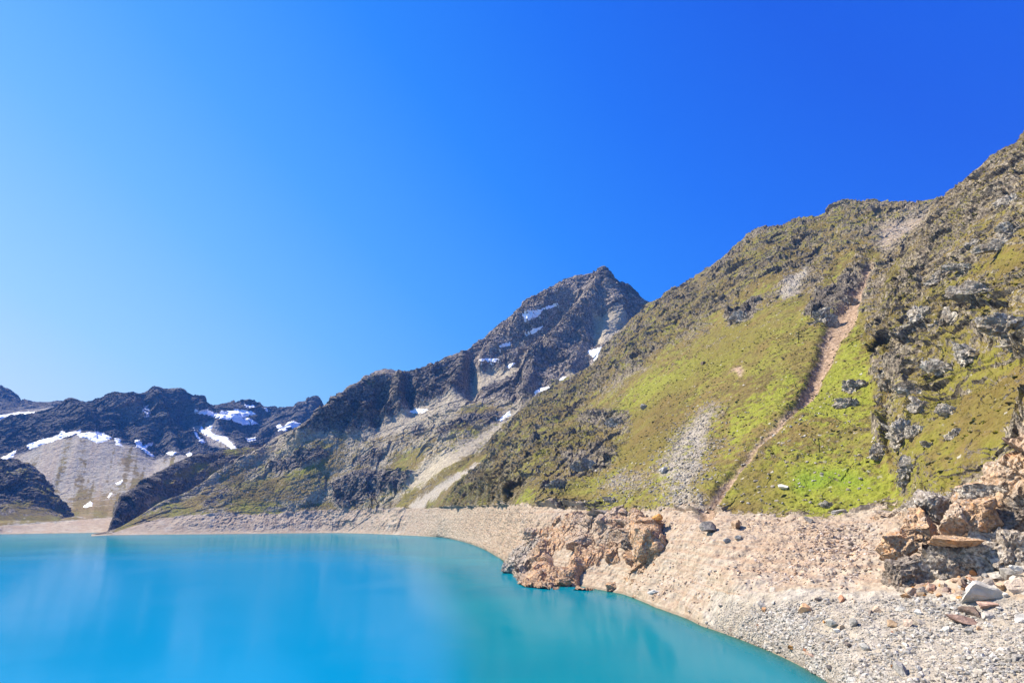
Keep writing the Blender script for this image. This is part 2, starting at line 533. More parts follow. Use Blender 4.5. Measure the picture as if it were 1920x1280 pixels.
# shoulder crag and peak
P_('S', 0.0, 3, (560, 800), (640, 735), (690, 705), (750, 700), (870, 665), (880, 720), (860, 750), (780, 765), (720, 790), (650, 815), (600, 800))
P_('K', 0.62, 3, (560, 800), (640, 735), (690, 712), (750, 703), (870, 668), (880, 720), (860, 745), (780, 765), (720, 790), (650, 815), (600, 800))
P_('R', 1.0, 3, (560, 800), (640, 735), (690, 705), (750, 700), (870, 665), (880, 720), (860, 750), (780, 765), (720, 790), (650, 815), (600, 800))
P_('G', 0.5, 3, (690, 712), (750, 700), (870, 664), (800, 690), (740, 715), (690, 740))
P_('R', 1.0, 5, (870, 668), (920, 630), (985, 570), (1060, 520), (1130, 500), (1215, 560), (1170, 640), (1100, 700), (980, 760), (880, 740))
P_('S', 0.15, 5, (870, 668), (920, 630), (985, 570), (1060, 520), (1130, 500), (1215, 560), (1170, 640), (1100, 700), (980, 760), (880, 740))
P_('G', 0.02, 5, (870, 668), (920, 630), (985, 570), (1060, 520), (1130, 500), (1215, 560), (1170, 640), (1100, 700), (980, 760), (880, 740))
P_('K', 0.4, 3, (985, 770), (910, 740), (920, 690), (990, 690), (1060, 600), (1100, 590), (1090, 650), (1010, 700), (1000, 740))
P_('K', 0.8, 2, (1100, 518), (1135, 500), (1220, 560), (1190, 562), (1140, 535))
P_('K', 0.25, 3, (870, 668), (985, 570), (1060, 520), (1080, 525), (990, 590), (900, 665))
# pale scree aprons on the mountain
for q in ([(1060, 700), (1110, 680), (1120, 670), (1150, 655), (1100, 705), (1040, 730)], [(770, 770), (850, 745), (880, 745), (800, 790), (740, 815), (690, 820)], [(1110, 600), (1150, 590), (1180, 610), (1160, 650), (1120, 650)],
          [(890, 705), (960, 690), (1000, 690), (930, 720), (880, 740)]):
    P_('S', 0.85, 2, *q); P_('R', 0.25, 2, *q); P_('K', 0.0, 2, *q); P_('G', 0.0, 2, *q)
q = [(985, 762), (960, 775), (900, 815), (850, 850), (790, 880), (760, 915), (780, 925), (820, 890), (870, 875), (930, 830), (975, 790)]
P_('S', 1.0, 2, *q); P_('R', 0.0, 2, *q); P_('G', 0.0, 2, *q); P_('K', 0, 2, *q)

# hillside default
paint('R', 0.7, notmt); paint('G', 0.55, notmt); paint('S', 0.05, notmt); paint('K', 0.12, notmt); paint('L', 0.15, notmt)
# upper rocky band
P_('K', 0.35, 6, (1215, 575), (1340, 500), (1420, 440), (1545, 400), (1600, 385), (1540, 470), (1450, 520), (1300, 620), (1200, 690), (1100, 740), (1010, 800), (1000, 745), (1110, 690))
P_('G', 0.78, 6, (1215, 575), (1340, 500), (1420, 440), (1545, 400), (1760, 385), (1640, 500), (1450, 540), (1300, 620), (1200, 690), (1100, 740), (1010, 800), (1000, 745), (1110, 690))
P_('R', 0.95, 6, (1215, 575), (1340, 500), (1420, 440), (1545, 400), (1760, 385), (1640, 520), (1530, 560), (1300, 640), (1200, 700), (1100, 760), (1010, 850), (980, 775), (1110, 690))
# left lower crags of the hillside
P_('R', 0.95, 6, (980, 775), (1060, 740), (1150, 800), (1180, 850), (1090, 930), (1000, 935), (850, 950), (830, 920), (900, 850))
P_('G', 0.74, 6, (980, 775), (1060, 740), (1150, 800), (1180, 850), (1090, 930), (1000, 935), (850, 950), (830, 920), (900, 850))
P_('K', 0.4, 6, (980, 775), (1040, 750), (1120, 800), (1140, 850), (1060, 900), (960, 900), (850, 950), (840, 900), (900, 850))
# grass flank between chute and crags
P_('R', 0.05, 3, (905, 845), (850, 880), (800, 900), (730, 955), (830, 952), (850, 925), (870, 890), (930, 850))
P_('G', 0.85, 3, (905, 845), (850, 880), (800, 900), (730, 955), (830, 952), (850, 925), (870, 890), (930, 850))
P_('B', 0.6, 3, (905, 845), (850, 880), (800, 900), (730, 955), (780, 950), (830, 900))
# smooth meadow
mead = [(1450, 560), (1530, 556), (1560, 600), (1620, 590), (1640, 680), (1655, 850), (1710, 930), (1600, 972), (1360, 962), (1310, 955), (1240, 955), (1100, 950), (1040, 945), (1090, 900), (1160, 850), (1190, 800), (1110, 800), (1060, 790), (1180, 712), (1340, 610)]
P_('R', 0.10, 4, *mead); P_('G', 0.95, 4, *mead); P_('K', 0.0, 4, *mead); P_('L', 0.42, 10, *mead)
P_('L', 0.95, 14, (1440, 860), (1560, 850), (1700, 900), (1700, 950), (1560, 970), (1450, 950))
P_('L', 0.8, 6, (1590, 620), (1640, 680), (1640, 800), (1520, 800), (1500, 760), (1560, 680))
P_('L', 0.8, 6, (1180, 730), (1460, 590), (1380, 680), (1250, 740), (1150, 790))
P_('L', 0.8, 6, (1360, 800), (1480, 700), (1500, 730), (1440, 790), (1370, 860))
P_('B', 0.85, 8, (1350, 620), (1450, 590), (1430, 650), (1330, 700), (1250, 780), (1170, 820), (1180, 780), (1290, 700))
P_('B', 0.7, 8, (1400, 870), (1500, 880), (1480, 940), (1380, 950))
P_('B', 0.8, 6, (1210, 790), (1290, 770), (1250, 860), (1170, 880), (1090, 920), (1130, 880))
for q in ([(1050, 850), (1130, 840), (1170, 860), (1110, 900), (1040, 930), (1010, 920), (1080, 890)], [(1080, 780), (1110, 770), (1180, 775), (1190, 800), (1130, 810), (1080, 800)]):
    P_('R', 0.9, 3, *q); P_('G', 0.25, 3, *q); P_('K', 0.3, 3, *q); P_('B', 0, 3, *q); P_('S', 0.2, 3, *q)
P_('L', 1.0, 3, (960, 950), (1000, 915), (1010, 915), (990, 945)); P_('G', 1.0, 3, (940, 955), (1000, 910), (1020, 912), (1000, 950)); P_('R', 0.1, 3, (940, 955), (1000, 910), (1020, 912), (1000, 950))
# scree tongues in the meadow
for q, sv in (([(1225, 880), (1262, 818), (1300, 780), (1368, 735), (1360, 790), (1350, 820), (1352, 870), (1338, 915), (1318, 958), (1236, 958), (1240, 900)], 0.68),
          ([(1105, 925), (1150, 895), (1185, 885), (1240, 900), (1250, 915), (1200, 915), (1140, 935)], 0.8),
          ([(1130, 745), (1190, 700), (1290, 660), (1350, 625), (1430, 595), (1470, 555), (1500, 545), (1500, 560), (1440, 610), (1350, 640), (1230, 700), (1150, 760)], 0.55),
          ([(1340, 600), (1400, 560), (1450, 540), (1420, 580), (1350, 620)], 0.3)):
    P_('S', sv, 10, *q); P_('G', 0.66 - sv * .72, 10, *q); P_('R', 0.12, 3, *q)
P_('S', 0.35, 8, (1330, 800), (1380, 790), (1420, 820), (1330, 930), (1310, 920)); P_('G', 0.6, 8, (1330, 800), (1380, 790), (1420, 820), (1330, 930), (1310, 920))
P_('S', 0.25, 8, (1530, 760), (1640, 800), (1650, 880), (1540, 880)); P_('G', 0.75, 8, (1530, 760), (1640, 800), (1650, 880), (1540, 880))
# grassy strips in the upper band
for q in ([(1330, 600), (1390, 560), (1470, 520), (1460, 540), (1390, 585), (1340, 610)], [(1540, 550), (1575, 480), (1600, 490), (1560, 560)], [(1250, 680), (1200, 690), (1230, 670), (1290, 640)]):
    P_('G', 1.0, 3, *q); P_('R', 0.1, 3, *q); P_('L', 0.5, 3, *q); P_('K', 0, 3, *q)
P_('S', 0.8, 2, (1460, 552), (1480, 525), (1530, 490), (1500, 550), (1470, 560)); P_('G', 0.1, 2, (1460, 552), (1480, 525), (1530, 490), (1500, 550), (1470, 560))
# crag above the gully
for q in ([(1500, 600), (1530, 560), (1600, 510), (1620, 520), (1590, 560), (1560, 580), (1540, 600)], [(1370, 610), (1360, 590), (1400, 570), (1430, 560), (1420, 585), (1390, 605)]):
    P_('R', 1.0, 2, *q); P_('K', 0.7, 2, *q); P_('G', 0.1, 2, *q); P_('S', 0, 2, *q)
P_('K', 0.0, 4, (1600, 400), (1760, 390), (1740, 430), (1650, 500), (1620, 470)); P_('D', 0.62, 5, (1650, 425), (1700, 410), (1765, 392), (1745, 425), (1680, 470), (1640, 490)); P_('G', 0.12, 5, (1650, 420), (1760, 390), (1740, 425), (1660, 480), (1640, 480)); P_('R', 0.3, 5, (1650, 420), (1760, 390), (1740, 425), (1660, 480), (1640, 480))
# near spur
spur = [(1760, 385), (1690, 480), (1640, 600), (1640, 700), (1660, 850), (1730, 930), (1800, 900), (1860, 870), (1920, 840), (2400, 700), (2400, 0), (1920, 260)]
P_('R', 0.8, 4, *spur); P_('G', 0.72, 4, *spur); P_('K', 0.12, 4, *spur); P_('S', 0.1, 4, *spur); P_('L', 0.3, 4, *spur); P_('B', 0.45, 6, *spur)
for q in ([(1640, 600), (1700, 560), (1740, 600), (1760, 650), (1720, 700), (1680, 740), (1640, 720)], [(1690, 480), (1740, 420), (1780, 400), (1800, 450), (1760, 520), (1700, 560)], [(1800, 400), (1850, 330), (1920, 300), (1920, 420), (1850, 470), (1800, 470)], [(1780, 470), (1850, 460), (1850, 500), (1780, 520)], [(1820, 590), (1900, 575), (1920, 590), (1920, 650), (1860, 650), (1820, 620)]):
    P_('G', 0.48, 4, *q); P_('K', 0.2, 4, *q); P_('R', 1, 4, *q)
for q in ([(1700, 930), (1660, 850), (1700, 800), (1780, 780), (1920, 700), (1920, 840), (1840, 870), (1740, 930)], [(1840, 500), (1920, 450), (1920, 500), (1850, 540)], [(1760, 690), (1920, 650), (1920, 690), (1780, 730)]):
    P_('G', 0.95, 5, *q); P_('R', 0.2, 5, *q); P_('L', 0.6, 5, *q)
P_('B', 0.9, 5, (1780, 760), (1920, 690), (1920, 800), (1820, 850), (1780, 820)); P_('B', 0.9, 5, (1860, 500), (1920, 480), (1920, 550), (1860, 560))

gully = line_mask([(1632, 500, 4), (1608, 545, 9), (1592, 580, 17), (1572, 612, 19), (1553, 650, 15), (1538, 690, 12), (1522, 728, 11), (1503, 755, 7), (1472, 788, 3.5), (1425, 832, 3), (1385, 875, 3.5), (1357, 910, 7), (1338, 938, 9), (1322, 962, 14)], 1)
paint('G', 0, gully); paint('S', 0, gully); paint('R', 0.12, gully); paint('T', 1.0, gully); paint('K', 0, gully)
chute1 = .95 * line_mask([(905, 868, 4), (850, 900, 5), (800, 935, 8), (780, 952, 12)], 1)
chute2 = line_mask([(780, 905, 2), (765, 920, 6), (740, 945, 12), (725, 960, 20)], 1)
chute2 = chute2 * .45
for c_ in (chute1, chute2):
    paint('S', 1.0, c_); paint('G', 0, c_); paint('R', 0, c_)
for q in ([(1375, 690), (1395, 690), (1385, 710)], [(1365, 705), (1375, 692), (1380, 697)]):
    P_('T', 1, 1, *q); P_('G', 0, 1, *q)

# ------------------------------------------------------------------ terrain layers
M_near = terrain_material('hillside_ground', 2.1)
M_mid = terrain_material('mountain_ground', 5.0, (0.06, 0.048, 0.042), (0.46, 0.385, 0.315), (0.24, 0.20, 0.145), (0.52, 0.45, 0.33))
M_far = terrain_material('far_ground', 9.0, (0.05, 0.047, 0.05), (0.27, 0.25, 0.235), (0.20, 0.18, 0.155), (0.40, 0.36, 0.30))
M_cliff = terrain_material('cliff_ground', 0.7, (0.14, 0.12, 0.10), (0.56, 0.51, 0.45))
M_snow = snow_material()

SHORE = [(150, 1006), (205, 1003), (300, 1001.8), (400, 1000.8), (500, 999.8), (600, 998.8), (640, 998.8), (700, 1000.3), (760, 1003), (830, 1007), (860, 1013), (900, 1026), (930, 1042), (950, 1054), (1000, 1080), (1100, 1100), (1170, 1113), (1230, 1138), (1290, 1160), (1320, 1174), (1400, 1202), (1480, 1236), (1560, 1282), (1640, 1340), (1750, 1420), (2000, 1600)]
sa, st = azel([p[0] for p in SHORE], [p[1] for p in SHORE])
o_ = np.argsort(sa)
SH = (sa[o_], (-H / st)[o_])


def shore_r(az):
    return np.interp(az, *SH)


# --- hillside with the drawdown beach at its foot
L = Layer(640, 2330, 1500, 950)
rs = shore_r(L.az)
L.knot(rz=(rs * 0.90, -9 + 0 * rs), n=12)
L.knot(rz=(rs, 0 * rs), n=110)
rt, tt = line([(640, 957, '+95'), (700, 957, '+92'), (780, 953, '+90'), (850, 951, '+88'), (900, 949, '+86'), (950, 947, '+84'), (1000, 947, '+82'), (1050, 957, '+82'), (1150, 962, '+85'), (1250, 959, '+92'), (1350, 958, '+104'), (1500, 968, '+130'), (1600, 968, '+160'), (1700, 935, '+190'), (1920, 845, '+200'), (2400, 700, '+200')], L.az, SH)
zt = H + rt * tt
ri, ti = line([(1340, 1150, 232), (1400, 1108, 250), (1500, 1108, 240), (1600, 1112, 232), (1700, 1118, 225), (1800, 1121, 215), (1920, 1123, 208), (2100, 1145, 190), (2400, 1180, 170)], L.az)
zi = H + ri * ti
w = smooth01(L.az, float(azel(1300, 1150)[0]), float(azel(1400, 1105)[0]))
r1 = rs + (rt - rs) * .4; z1 = zt * .33
L.knot(rz=(r1 * (1 - w) + ri * w, z1 * (1 - w) + zi * w), n=130)
L.knot(rz=(rt, zt), n=320)
RG_HILL = [(640, 955, '+110'), (700, 954, '+110'), (760, 937, '+160'), (800, 916, '+170'), (850, 890, 1490), (900, 850, 1550), (975, 770, 1650), (1010, 745, 1700), (1110, 690, 1750), (1150, 640, 1750), (1215, 578, 1750), (1280, 546, 1650), (1340, 502, 1550), (1420, 442, 1450), (1480, 428, 1400), (1545, 412, 1350), (1570, 392, 1330), (1610, 390, 1300), (1700, 389, 1250), (1770, 386, 1200), (1900, 380, 1100), (2100, 360, 1000), (2400, 330, 900)]
rr_, tr_ = line(RG_HILL, L.az, SH); zr_ = H + rr_ * tr_
# a slightly hollow slope below a rounded shoulder
L.knot(rz=(rt + (rr_ - rt) * .28, zt + (zr_ - zt) * .25), n=320)
L.knot(rz=(rt + (rr_ - rt) * .75, zt + (zr_ - zt) * .74), n=180)
L.knot(rz=(rr_, zr_), n=30)
L.knot(rz=(rr_ + 160, zr_ - 45), n=24)
L.knot(rz=(rr_ + 900, np.maximum(zr_ - 500, -20)), n=2)
L.sm = {0: 12, 1: 8, 3: 40, 6: 7, 7: 7}
L.build()


def hill_post(m, P, px, py, v, w1, w2):
    beach = smooth01(v, 0.95, 1.05) * (1 - smooth01(v, 1.9 + .1 * w1, 2.05 + .1 * w1)) * smooth01(px, 1270, 1360)
    m['S'] = np.maximum(m['S'] * 0, beach * 0.95) + m['S'] * (1 - smooth01(v, 0, 3) * 0) * (v > 3)
    m['D'] = np.where(v < 3.2, np.clip(m['D'] - .75 * beach, 0, 1), m['D'])
    sandz = 1 - smooth01(v, 2.9, 3.1)
    rust = sample(RUST, px + 12 * w1, py + 12 * w2)
    m['O'] = np.maximum(m['O'], rust * sandz * .9)
    m['R'] = np.where(v < 3, 0.04, m['R'])
    gs = sample(gully_deep, px + 5 * w2, py + 5 * w1)
    dist = np.hypot(P[:, 0], P[:, 1])
    m['disp'] = -(gs * (0.009 * dist + 3.0)) * (v > 2.7)
    m['edge'] = smooth01(v, 0.9, 1.25) * 1.0
    behind = v > 6.0
    m['G'] = np.where(behind, .5, m['G']); m['S'] = np.where(behind, .2, m['S']); m['R'] = np.where(behind, .6, m['R'])


RUST = union(poly_mask([(880, 960), (960, 940), (1010, 950), (1060, 965), (1000, 1020), (950, 1050)], 12) * .55, poly_mask([(1340, 1030), (1400, 990), (1560, 980), (1600, 1030), (1500, 1080), (1380, 1070)], 16) * .6,
             poly_mask([(1230, 960), (1360, 955), (1420, 990), (1300, 1000), (1240, 1010)], 10) * .5, poly_mask([(860, 985), (900, 950), (930, 960), (880, 1000)], 6) * .6)
gully_deep = blur(gully, 2)
finish_layer(L, 'hillside', M_near, {}, 1, 25.0, 1.1, sandrow=(1, 3, .16), post=hill_post, warp=7)
HILL = L

# --- near spur on the right with the cliff at its foot
L = Layer(1622, 2330, 640, 700)
r_, t_ = line([(1610, 1060, 240), (1655, 1085, 236), (1700, 1102, 232), (1760, 1108, 228), (1850, 1108, 222), (1920, 1105, 217), (2100, 1120, 200), (2400, 1150, 180)], L.az)
L.knot(rz=(r_ - 4, H + r_ * t_ - 16), n=20)
L.knot(rz=(r_, H + r_ * t_), n=60)
L.knot([(1610, 1000, 268), (1660, 1035, 256), (1700, 1040, 248), (1760, 1030, 240), (1850, 1020, 236), (1920, 1010, 232), (2100, 1020, 215), (2400, 1040, 190)], 70)
L.knot([(1610, 950, 300), (1660, 975, 278), (1720, 925, 272), (1800, 912, 258), (1850, 885, 254), (1920, 848, 250), (2100, 790, 230), (2400, 720, 210)], 300)
rA, tA = line([(1620, 800, 360), (1640, 700, 440), (1650, 600, 570), (1690, 495, 720), (1730, 430, 780), (1762, 388, 800), (1800, 362, 800), (1832, 330, 795), (1862, 300, 785), (1900, 285, 770), (1925, 268, 760), (2000, 215, 730), (2200, 130, 650), (2400, 80, 600)], L.az)
zA = H + rA * tA
rB, zB = L.R[-1], L.Z[-1]
L.knot(rz=(rB + (rA - rB) * .35, zB + (zA - zB) * .33), n=340)
L.knot(rz=(rA, zA), n=40)
L.knot(rz=(rA + 60, zA - 25), n=10)
L.knot(rz=(rA + 130, zA - 140), n=2)
tap = 1 - smooth01(L.az, L.az[0], L.az[0] + .055)
for i in range(1, len(L.R)):
    L.R[i] = L.R[i] + tap * (10 + .10 * L.R[i]); L.Z[i] = L.Z[i] - tap * 3
L.smooth = 26; L.sm = {0: 10, 1: 10, 5: 5, 6: 5}
L.build()


def spur_post(m, P, px, py, v, w1, w2):
    cl = 1 - smooth01(v + .12 * w1, 2.85, 3.02)
    m['R'] = m['R'] * (1 - cl) + 1.0 * cl
    m['G'] = m['G'] * (1 - cl); m['S'] = m['S'] * (1 - cl); m['L'] *= (1 - cl); m['B'] *= (1 - cl)
    m['K'] = m['K'] * (1 - cl) + cl * np.clip(.25 + .9 * w2, 0, .8)
    ora = np.clip(sample(CLO, px + 10 * w1, py + 10 * w2) + .5 * w1, 0, 1)
    m['O'] = np.maximum(m['O'], ora * cl)
    fade = smooth01(px, 1650, 1720)
    m['disp'] = cl * (sample(CAVE, px, py) * -6.0 + sample(BULGE, px, py) * 3.0)
    m['edge'] = 1.0


CLO = union(poly_mask([(1820, 880), (1920, 840), (2300, 800), (2300, 930), (1920, 940), (1850, 990), (1800, 950)], 6) * .8, poly_mask([(1640, 980), (1740, 960), (1760, 1020), (1700, 1040), (1650, 1040)], 6) * .6, poly_mask([(1760, 990), (1830, 990), (1810, 1015), (1750, 1012)], 3))
CAVE = union(poly_mask([(1810, 1000), (1860, 985), (1920, 965), (2300, 900), (2300, 960), (1920, 1010), (1860, 1010), (1815, 1015)], 4), poly_mask([(1745, 985), (1770, 960), (1800, 965), (1795, 1000), (1750, 1005)], 3) * .8, poly_mask([(1690, 1040), (1705, 1015), (1720, 1020), (1715, 1045)], 2) * .6)
BULGE = union(poly_mask([(1800, 900), (1920, 860), (2300, 820), (2300, 900), (1920, 960), (1840, 985), (1800, 970)], 5), poly_mask([(1680, 1060), (1760, 1020), (1800, 1060), (1770, 1110), (1690, 1110)], 6) * .5)
CLIFFO = finish_layer(L, 'rocky_spur', M_near, {}, 1, 21.0, 1.1, post=spur_post, warp=6, seed=3.0, clip=lambda P, px, py, v: P[:, 2] > -3)
SPUR = L
CLIFFO.data.materials.append(M_cliff)
_mi = np.zeros(len(CLIFFO.data.polygons), np.int32)
_fv = np.empty(len(CLIFFO.data.polygons) * 4, np.int32); CLIFFO.data.loops.foreach_get('vertex_index', _fv)
_mi[L.v.ravel()[_fv.reshape(-1, 4)[:, 0]] < 2.97] = 1
CLIFFO.data.polygons.foreach_set('material_index', _mi)

# --- mountain with the pointed peak
L = Layer(203, 1420, 1150, 850)
rs = np.maximum(shore_r(L.az), 1250 + 0 * L.az)
SHm = (L.az, rs)
rs = rs + 25 * smooth01(L.az, float(azel(740, 1000)[0]), float(azel(860, 1000)[0]))
L.knot(rz=(rs * 0.93, -14 + 0 * rs), n=8)
L.knot(rz=(rs, 0 * rs), n=36)
rt, tt = line([(203, 1002, '+6'), (235, 990, '+50'), (300, 972, '+95'), (400, 967, '+95'), (500, 966, '+95'), (600, 961, '+95'), (700, 957, '+92'), (800, 953, '+100'), (850, 951, '+120'), (1000, 950, '+200'), (1420, 960, '+300')], L.az, SHm)
zt = H + rt * tt

L.knot(rz=(rt, zt), n=260)
RG_MT = [(203, 1001, '+12'), (225, 988, '+70'), (265, 965, '+140'), (300, 943, '+200'), (360, 914, '+280'), (430, 872, '+380'), (480, 846, '+440'), (520, 820, '+530'), (560, 799, 2180), (600, 771, 2210), (640, 738, 2250), (690, 706, 2320), (750, 701, 2360), (800, 688, 2400), (870, 666, 2480), (905, 640, 2600), (950, 602, 2680), (985, 570, 2720), (1030, 545, 2760), (1060, 527, 2780), (1080, 518, 2790), (1115, 514, 2800), (1132, 505, 2800), (1150, 524, 2810), (1190, 552, 2830), (1215, 572, 2850), (1300, 640, 2900), (1420, 700, 2900)]
rr_, tr_ = line(RG_MT, L.az, SH); zr_ = H + rr_ * tr_
L.knot(rz=(rt + (rr_ - rt) * .42, zt + (zr_ - zt) * .36), n=260)
L.knot(rz=(rt + (rr_ - rt) * .78, zt + (zr_ - zt) * .70), n=170)
L.knot(rz=(rr_, zr_), n=24)
L.knot(rz=(rr_ + 130, zr_ - 60), n=16)
L.knot(rz=(rr_ + 1200, np.maximum(zr_ - 700, -20)), n=2)
L.sm = {0: 8, 1: 8, 2: 14, 5: 3, 6: 3}
L.build()


def mt_post(m, P, px, py, v, w1, w2):
    hb = smooth01(px, 205, 300)
    m['edge'] = (1 - .35 * np.exp(-((v - 5) / .3) ** 2)) * smooth01(v, 0.9, 1.5) * (0.03 + .97 * smooth01(px, 215, 420))
    m['D'] = np.maximum(m['D'], (v < 1.9) * 1.0)
    m['R'] = m['R'] * (.3 + .7 * smooth01(v + .1 * w1, 1.85, 2.05))
    m['K'] = np.where(v > 5, .3, m['K'])
    shoulder = poly_relief(px, py) * (1 - .8 * smooth01(v, 4.3, 4.95))
    m['disp'] = shoulder


crest = [line_mask(q, 3) for q in ([(1130, 508, 8), (1100, 580, 14), (1040, 640, 18), (1000, 690, 16), (985, 760, 12)], [(1130, 508, 8), (1150, 560, 14), (1160, 600, 14)], [(750, 702, 8), (745, 740, 12), (760, 770, 10)],
                                    [(870, 668, 8), (865, 710, 12), (850, 740, 10)], [(1060, 525, 8), (1010, 590, 12), (950, 640, 14), (900, 690, 14)])]
clefts = [line_mask(q, 3) for q in ([(765, 700, 6), (768, 770, 10)], [(880, 668, 6), (885, 740, 10)], [(1120, 600, 6), (1110, 650, 14), (1090, 700, 12)], [(1075, 560, 8), (1020, 640, 12), (980, 680, 10)], [(720, 720, 8), (705, 790, 10)])]
CR = union(*crest); CL = union(*clefts)


def poly_relief(px, py):
    return 42 * sample(CR, px, py) - 36 * sample(CL, px, py)


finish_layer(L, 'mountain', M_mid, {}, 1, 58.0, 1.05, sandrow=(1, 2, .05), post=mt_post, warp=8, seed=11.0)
MOUNT = L

# --- small summit behind the shoulder
for k in Mz: Mz[k] *= 0
Mz['R'] += 0.9; Mz['K'] += .35; Mz['S'] += .2
L = Layer(560, 900, 260, 720)
L.knot([(560, 830, 2700), (640, 790, 2700), (900, 740, 2700)], 60)
L.knot([(560, 825, 3150), (600, 790, 3150), (640, 745, 3150), (665, 728, 3150), (690, 711, 3150), (705, 700, 3150), (722, 695, 3150), (738, 698, 3150), (752, 706, 3150), (800, 735, 3150), (900, 790, 3150)], 12)
L.knot(rz=(L.R[-1] + 200, L.Z[-1] - 120), n=6)
L.knot(rz=(L.R[-1] + 600, L.Z[-1] - 400), n=2)
L.sm = {1: 2, 2: 2}
L.build()
finish_layer(L, 'small_peak', M_mid, {}, 1, 50, .5, warp=5, seed=21.0)
SMALL = L

# --- dark spur between the lit slope and the far valley
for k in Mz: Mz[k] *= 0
Mz['R'] += 1.0; Mz['K'] += .8; Mz['G'] += .05  # the spur's shade is painted in as dark rock colour
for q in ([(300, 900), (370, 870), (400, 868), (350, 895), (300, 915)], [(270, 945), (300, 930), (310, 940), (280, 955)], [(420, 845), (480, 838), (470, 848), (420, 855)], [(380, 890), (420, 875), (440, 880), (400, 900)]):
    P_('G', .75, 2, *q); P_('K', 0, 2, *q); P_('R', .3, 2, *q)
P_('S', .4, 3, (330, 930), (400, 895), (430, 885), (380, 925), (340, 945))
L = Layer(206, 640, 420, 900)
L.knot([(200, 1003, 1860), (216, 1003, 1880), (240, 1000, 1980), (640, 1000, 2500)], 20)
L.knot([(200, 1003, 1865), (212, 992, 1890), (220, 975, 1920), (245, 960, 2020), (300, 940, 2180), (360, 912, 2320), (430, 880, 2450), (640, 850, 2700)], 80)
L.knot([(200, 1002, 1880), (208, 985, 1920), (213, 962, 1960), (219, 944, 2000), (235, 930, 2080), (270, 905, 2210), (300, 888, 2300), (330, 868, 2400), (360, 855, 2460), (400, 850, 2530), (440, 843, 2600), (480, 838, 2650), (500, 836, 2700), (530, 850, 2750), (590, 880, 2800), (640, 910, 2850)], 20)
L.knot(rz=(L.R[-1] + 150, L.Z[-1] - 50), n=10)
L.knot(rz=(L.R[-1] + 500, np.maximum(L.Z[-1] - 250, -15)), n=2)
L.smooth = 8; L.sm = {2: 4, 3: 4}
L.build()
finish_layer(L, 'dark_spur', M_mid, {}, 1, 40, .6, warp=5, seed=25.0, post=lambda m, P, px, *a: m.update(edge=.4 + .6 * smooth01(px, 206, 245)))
DSPUR = L

# --- far valley: cirque wall, scree fan, valley floor and far shore
for k in Mz: Mz[k] *= 0
Mz['R'] += 1.0; Mz['K'] += .9
fan = [(-200, 880), (0, 862), (30, 858), (60, 845), (100, 828), (150, 812), (200, 822), (260, 838), (290, 858), (350, 852), (420, 870), (420, 1010), (-200, 1010)]
P_('S', .85, 2, *fan); P_('R', .12, 2, *fan); P_('K', 0, 2, *fan)
P_('G', .32, 10, (-200, 940), (60, 930), (110, 945), (180, 930), (260, 915), (420, 900), (420, 1010), (-200, 1010))
P_('G', .5, 5, (100, 960), (200, 935), (260, 945), (240, 975), (130, 972)); P_('G', .45, 4, (230, 850), (248, 845), (245, 880), (225, 880))
P_('K', .5, 3, (180, 925), (215, 895), (235, 905), (200, 925), (160, 935))
P_('S', .9, 2, (362, 800), (395, 795), (450, 840), (420, 845), (385, 835)); P_('K', 0, 2, (362, 800), (395, 795), (450, 840), (420, 845), (385, 835)); P_('R', .2, 2, (362, 800), (395, 795), (450, 840), (420, 845), (385, 835))
P_('K', .35, 3, (200, 765), (260, 755), (290, 790), (330, 800), (280, 800), (220, 780)); P_('O', .5, 4, (215, 762), (262, 757), (280, 775), (240, 775))
P_('K', .5, 8, (250, 735), (330, 728), (400, 760), (500, 765), (600, 755), (640, 800), (500, 800), (380, 790))
L = Layer(-420, 680, 900, 880)
L.knot([(-420, 1030), (-100, 1012), (0, 1001), (100, 999.6), (207, 998), (680, 998)], 16)
rsF = L.R[0]
L.R[0] = rsF * .93; L.Z[0] = L.Z[0] * 0 - 14
L.knot(rz=(rsF, 0 * rsF), n=30)
L.knot([(-420, 1000, '+900'), (0, 984, 2200), (100, 976, 2350), (207, 968, 2500), (680, 968, 2500)], 90, shore=SH)
L.knot([(-420, 960, 2900), (0, 945, 2950), (100, 948, 3050), (207, 930, 3100), (300, 915, 3100), (680, 900, 3200)], 190)
L.knot([(-420, 890, 3900), (0, 862, 3950), (30, 858, 3950), (60, 845, 3950), (100, 828, 3950), (150, 812, 3950), (200, 822, 3950), (260, 838, 3950), (290, 858, 3950), (350, 852, 3950), (380, 852, 3950), (450, 848, 3950), (680, 850, 3950)], 150)
L.knot([(-420, 800, 4400), (0, 815, 4300), (60, 805, 4300), (130, 780, 4300), (200, 780, 4320), (290, 785, 4330), (370, 800, 4400), (450, 815, 4400), (680, 820, 4400)], 130)
L.knot([(-420, 760, 4700), (-100, 805, 4600), (0, 801, 4600), (50, 789, 4600), (90, 775, 4600), (130, 757, 4600), (160, 752, 4600), (200, 745, 4600), (235, 738, 4600), (265, 733, 4600), (290, 731, 4600), (315, 729, 4600), (335, 733, 4620), (352, 742, 4650), (375, 752, 4700), (400, 763, 4800), (425, 761, 4900), (450, 758, 4900), (480, 762, 4900), (520, 766, 4900), (550, 766, 4900), (568, 759, 4900), (578, 760, 4900), (588, 753, 4900), (598, 760, 4900), (612, 767, 4900), (680, 790, 4900)], 16)
L.knot(rz=(L.R[-1] + 300, L.Z[-1] - 150), n=10)
L.knot(rz=(L.R[-1] + 800, L.Z[-1] - 600), n=2)
L.smooth = 20; L.sm = {0: 5, 1: 5, 4: 8, 6: 2, 7: 2}
L.build()


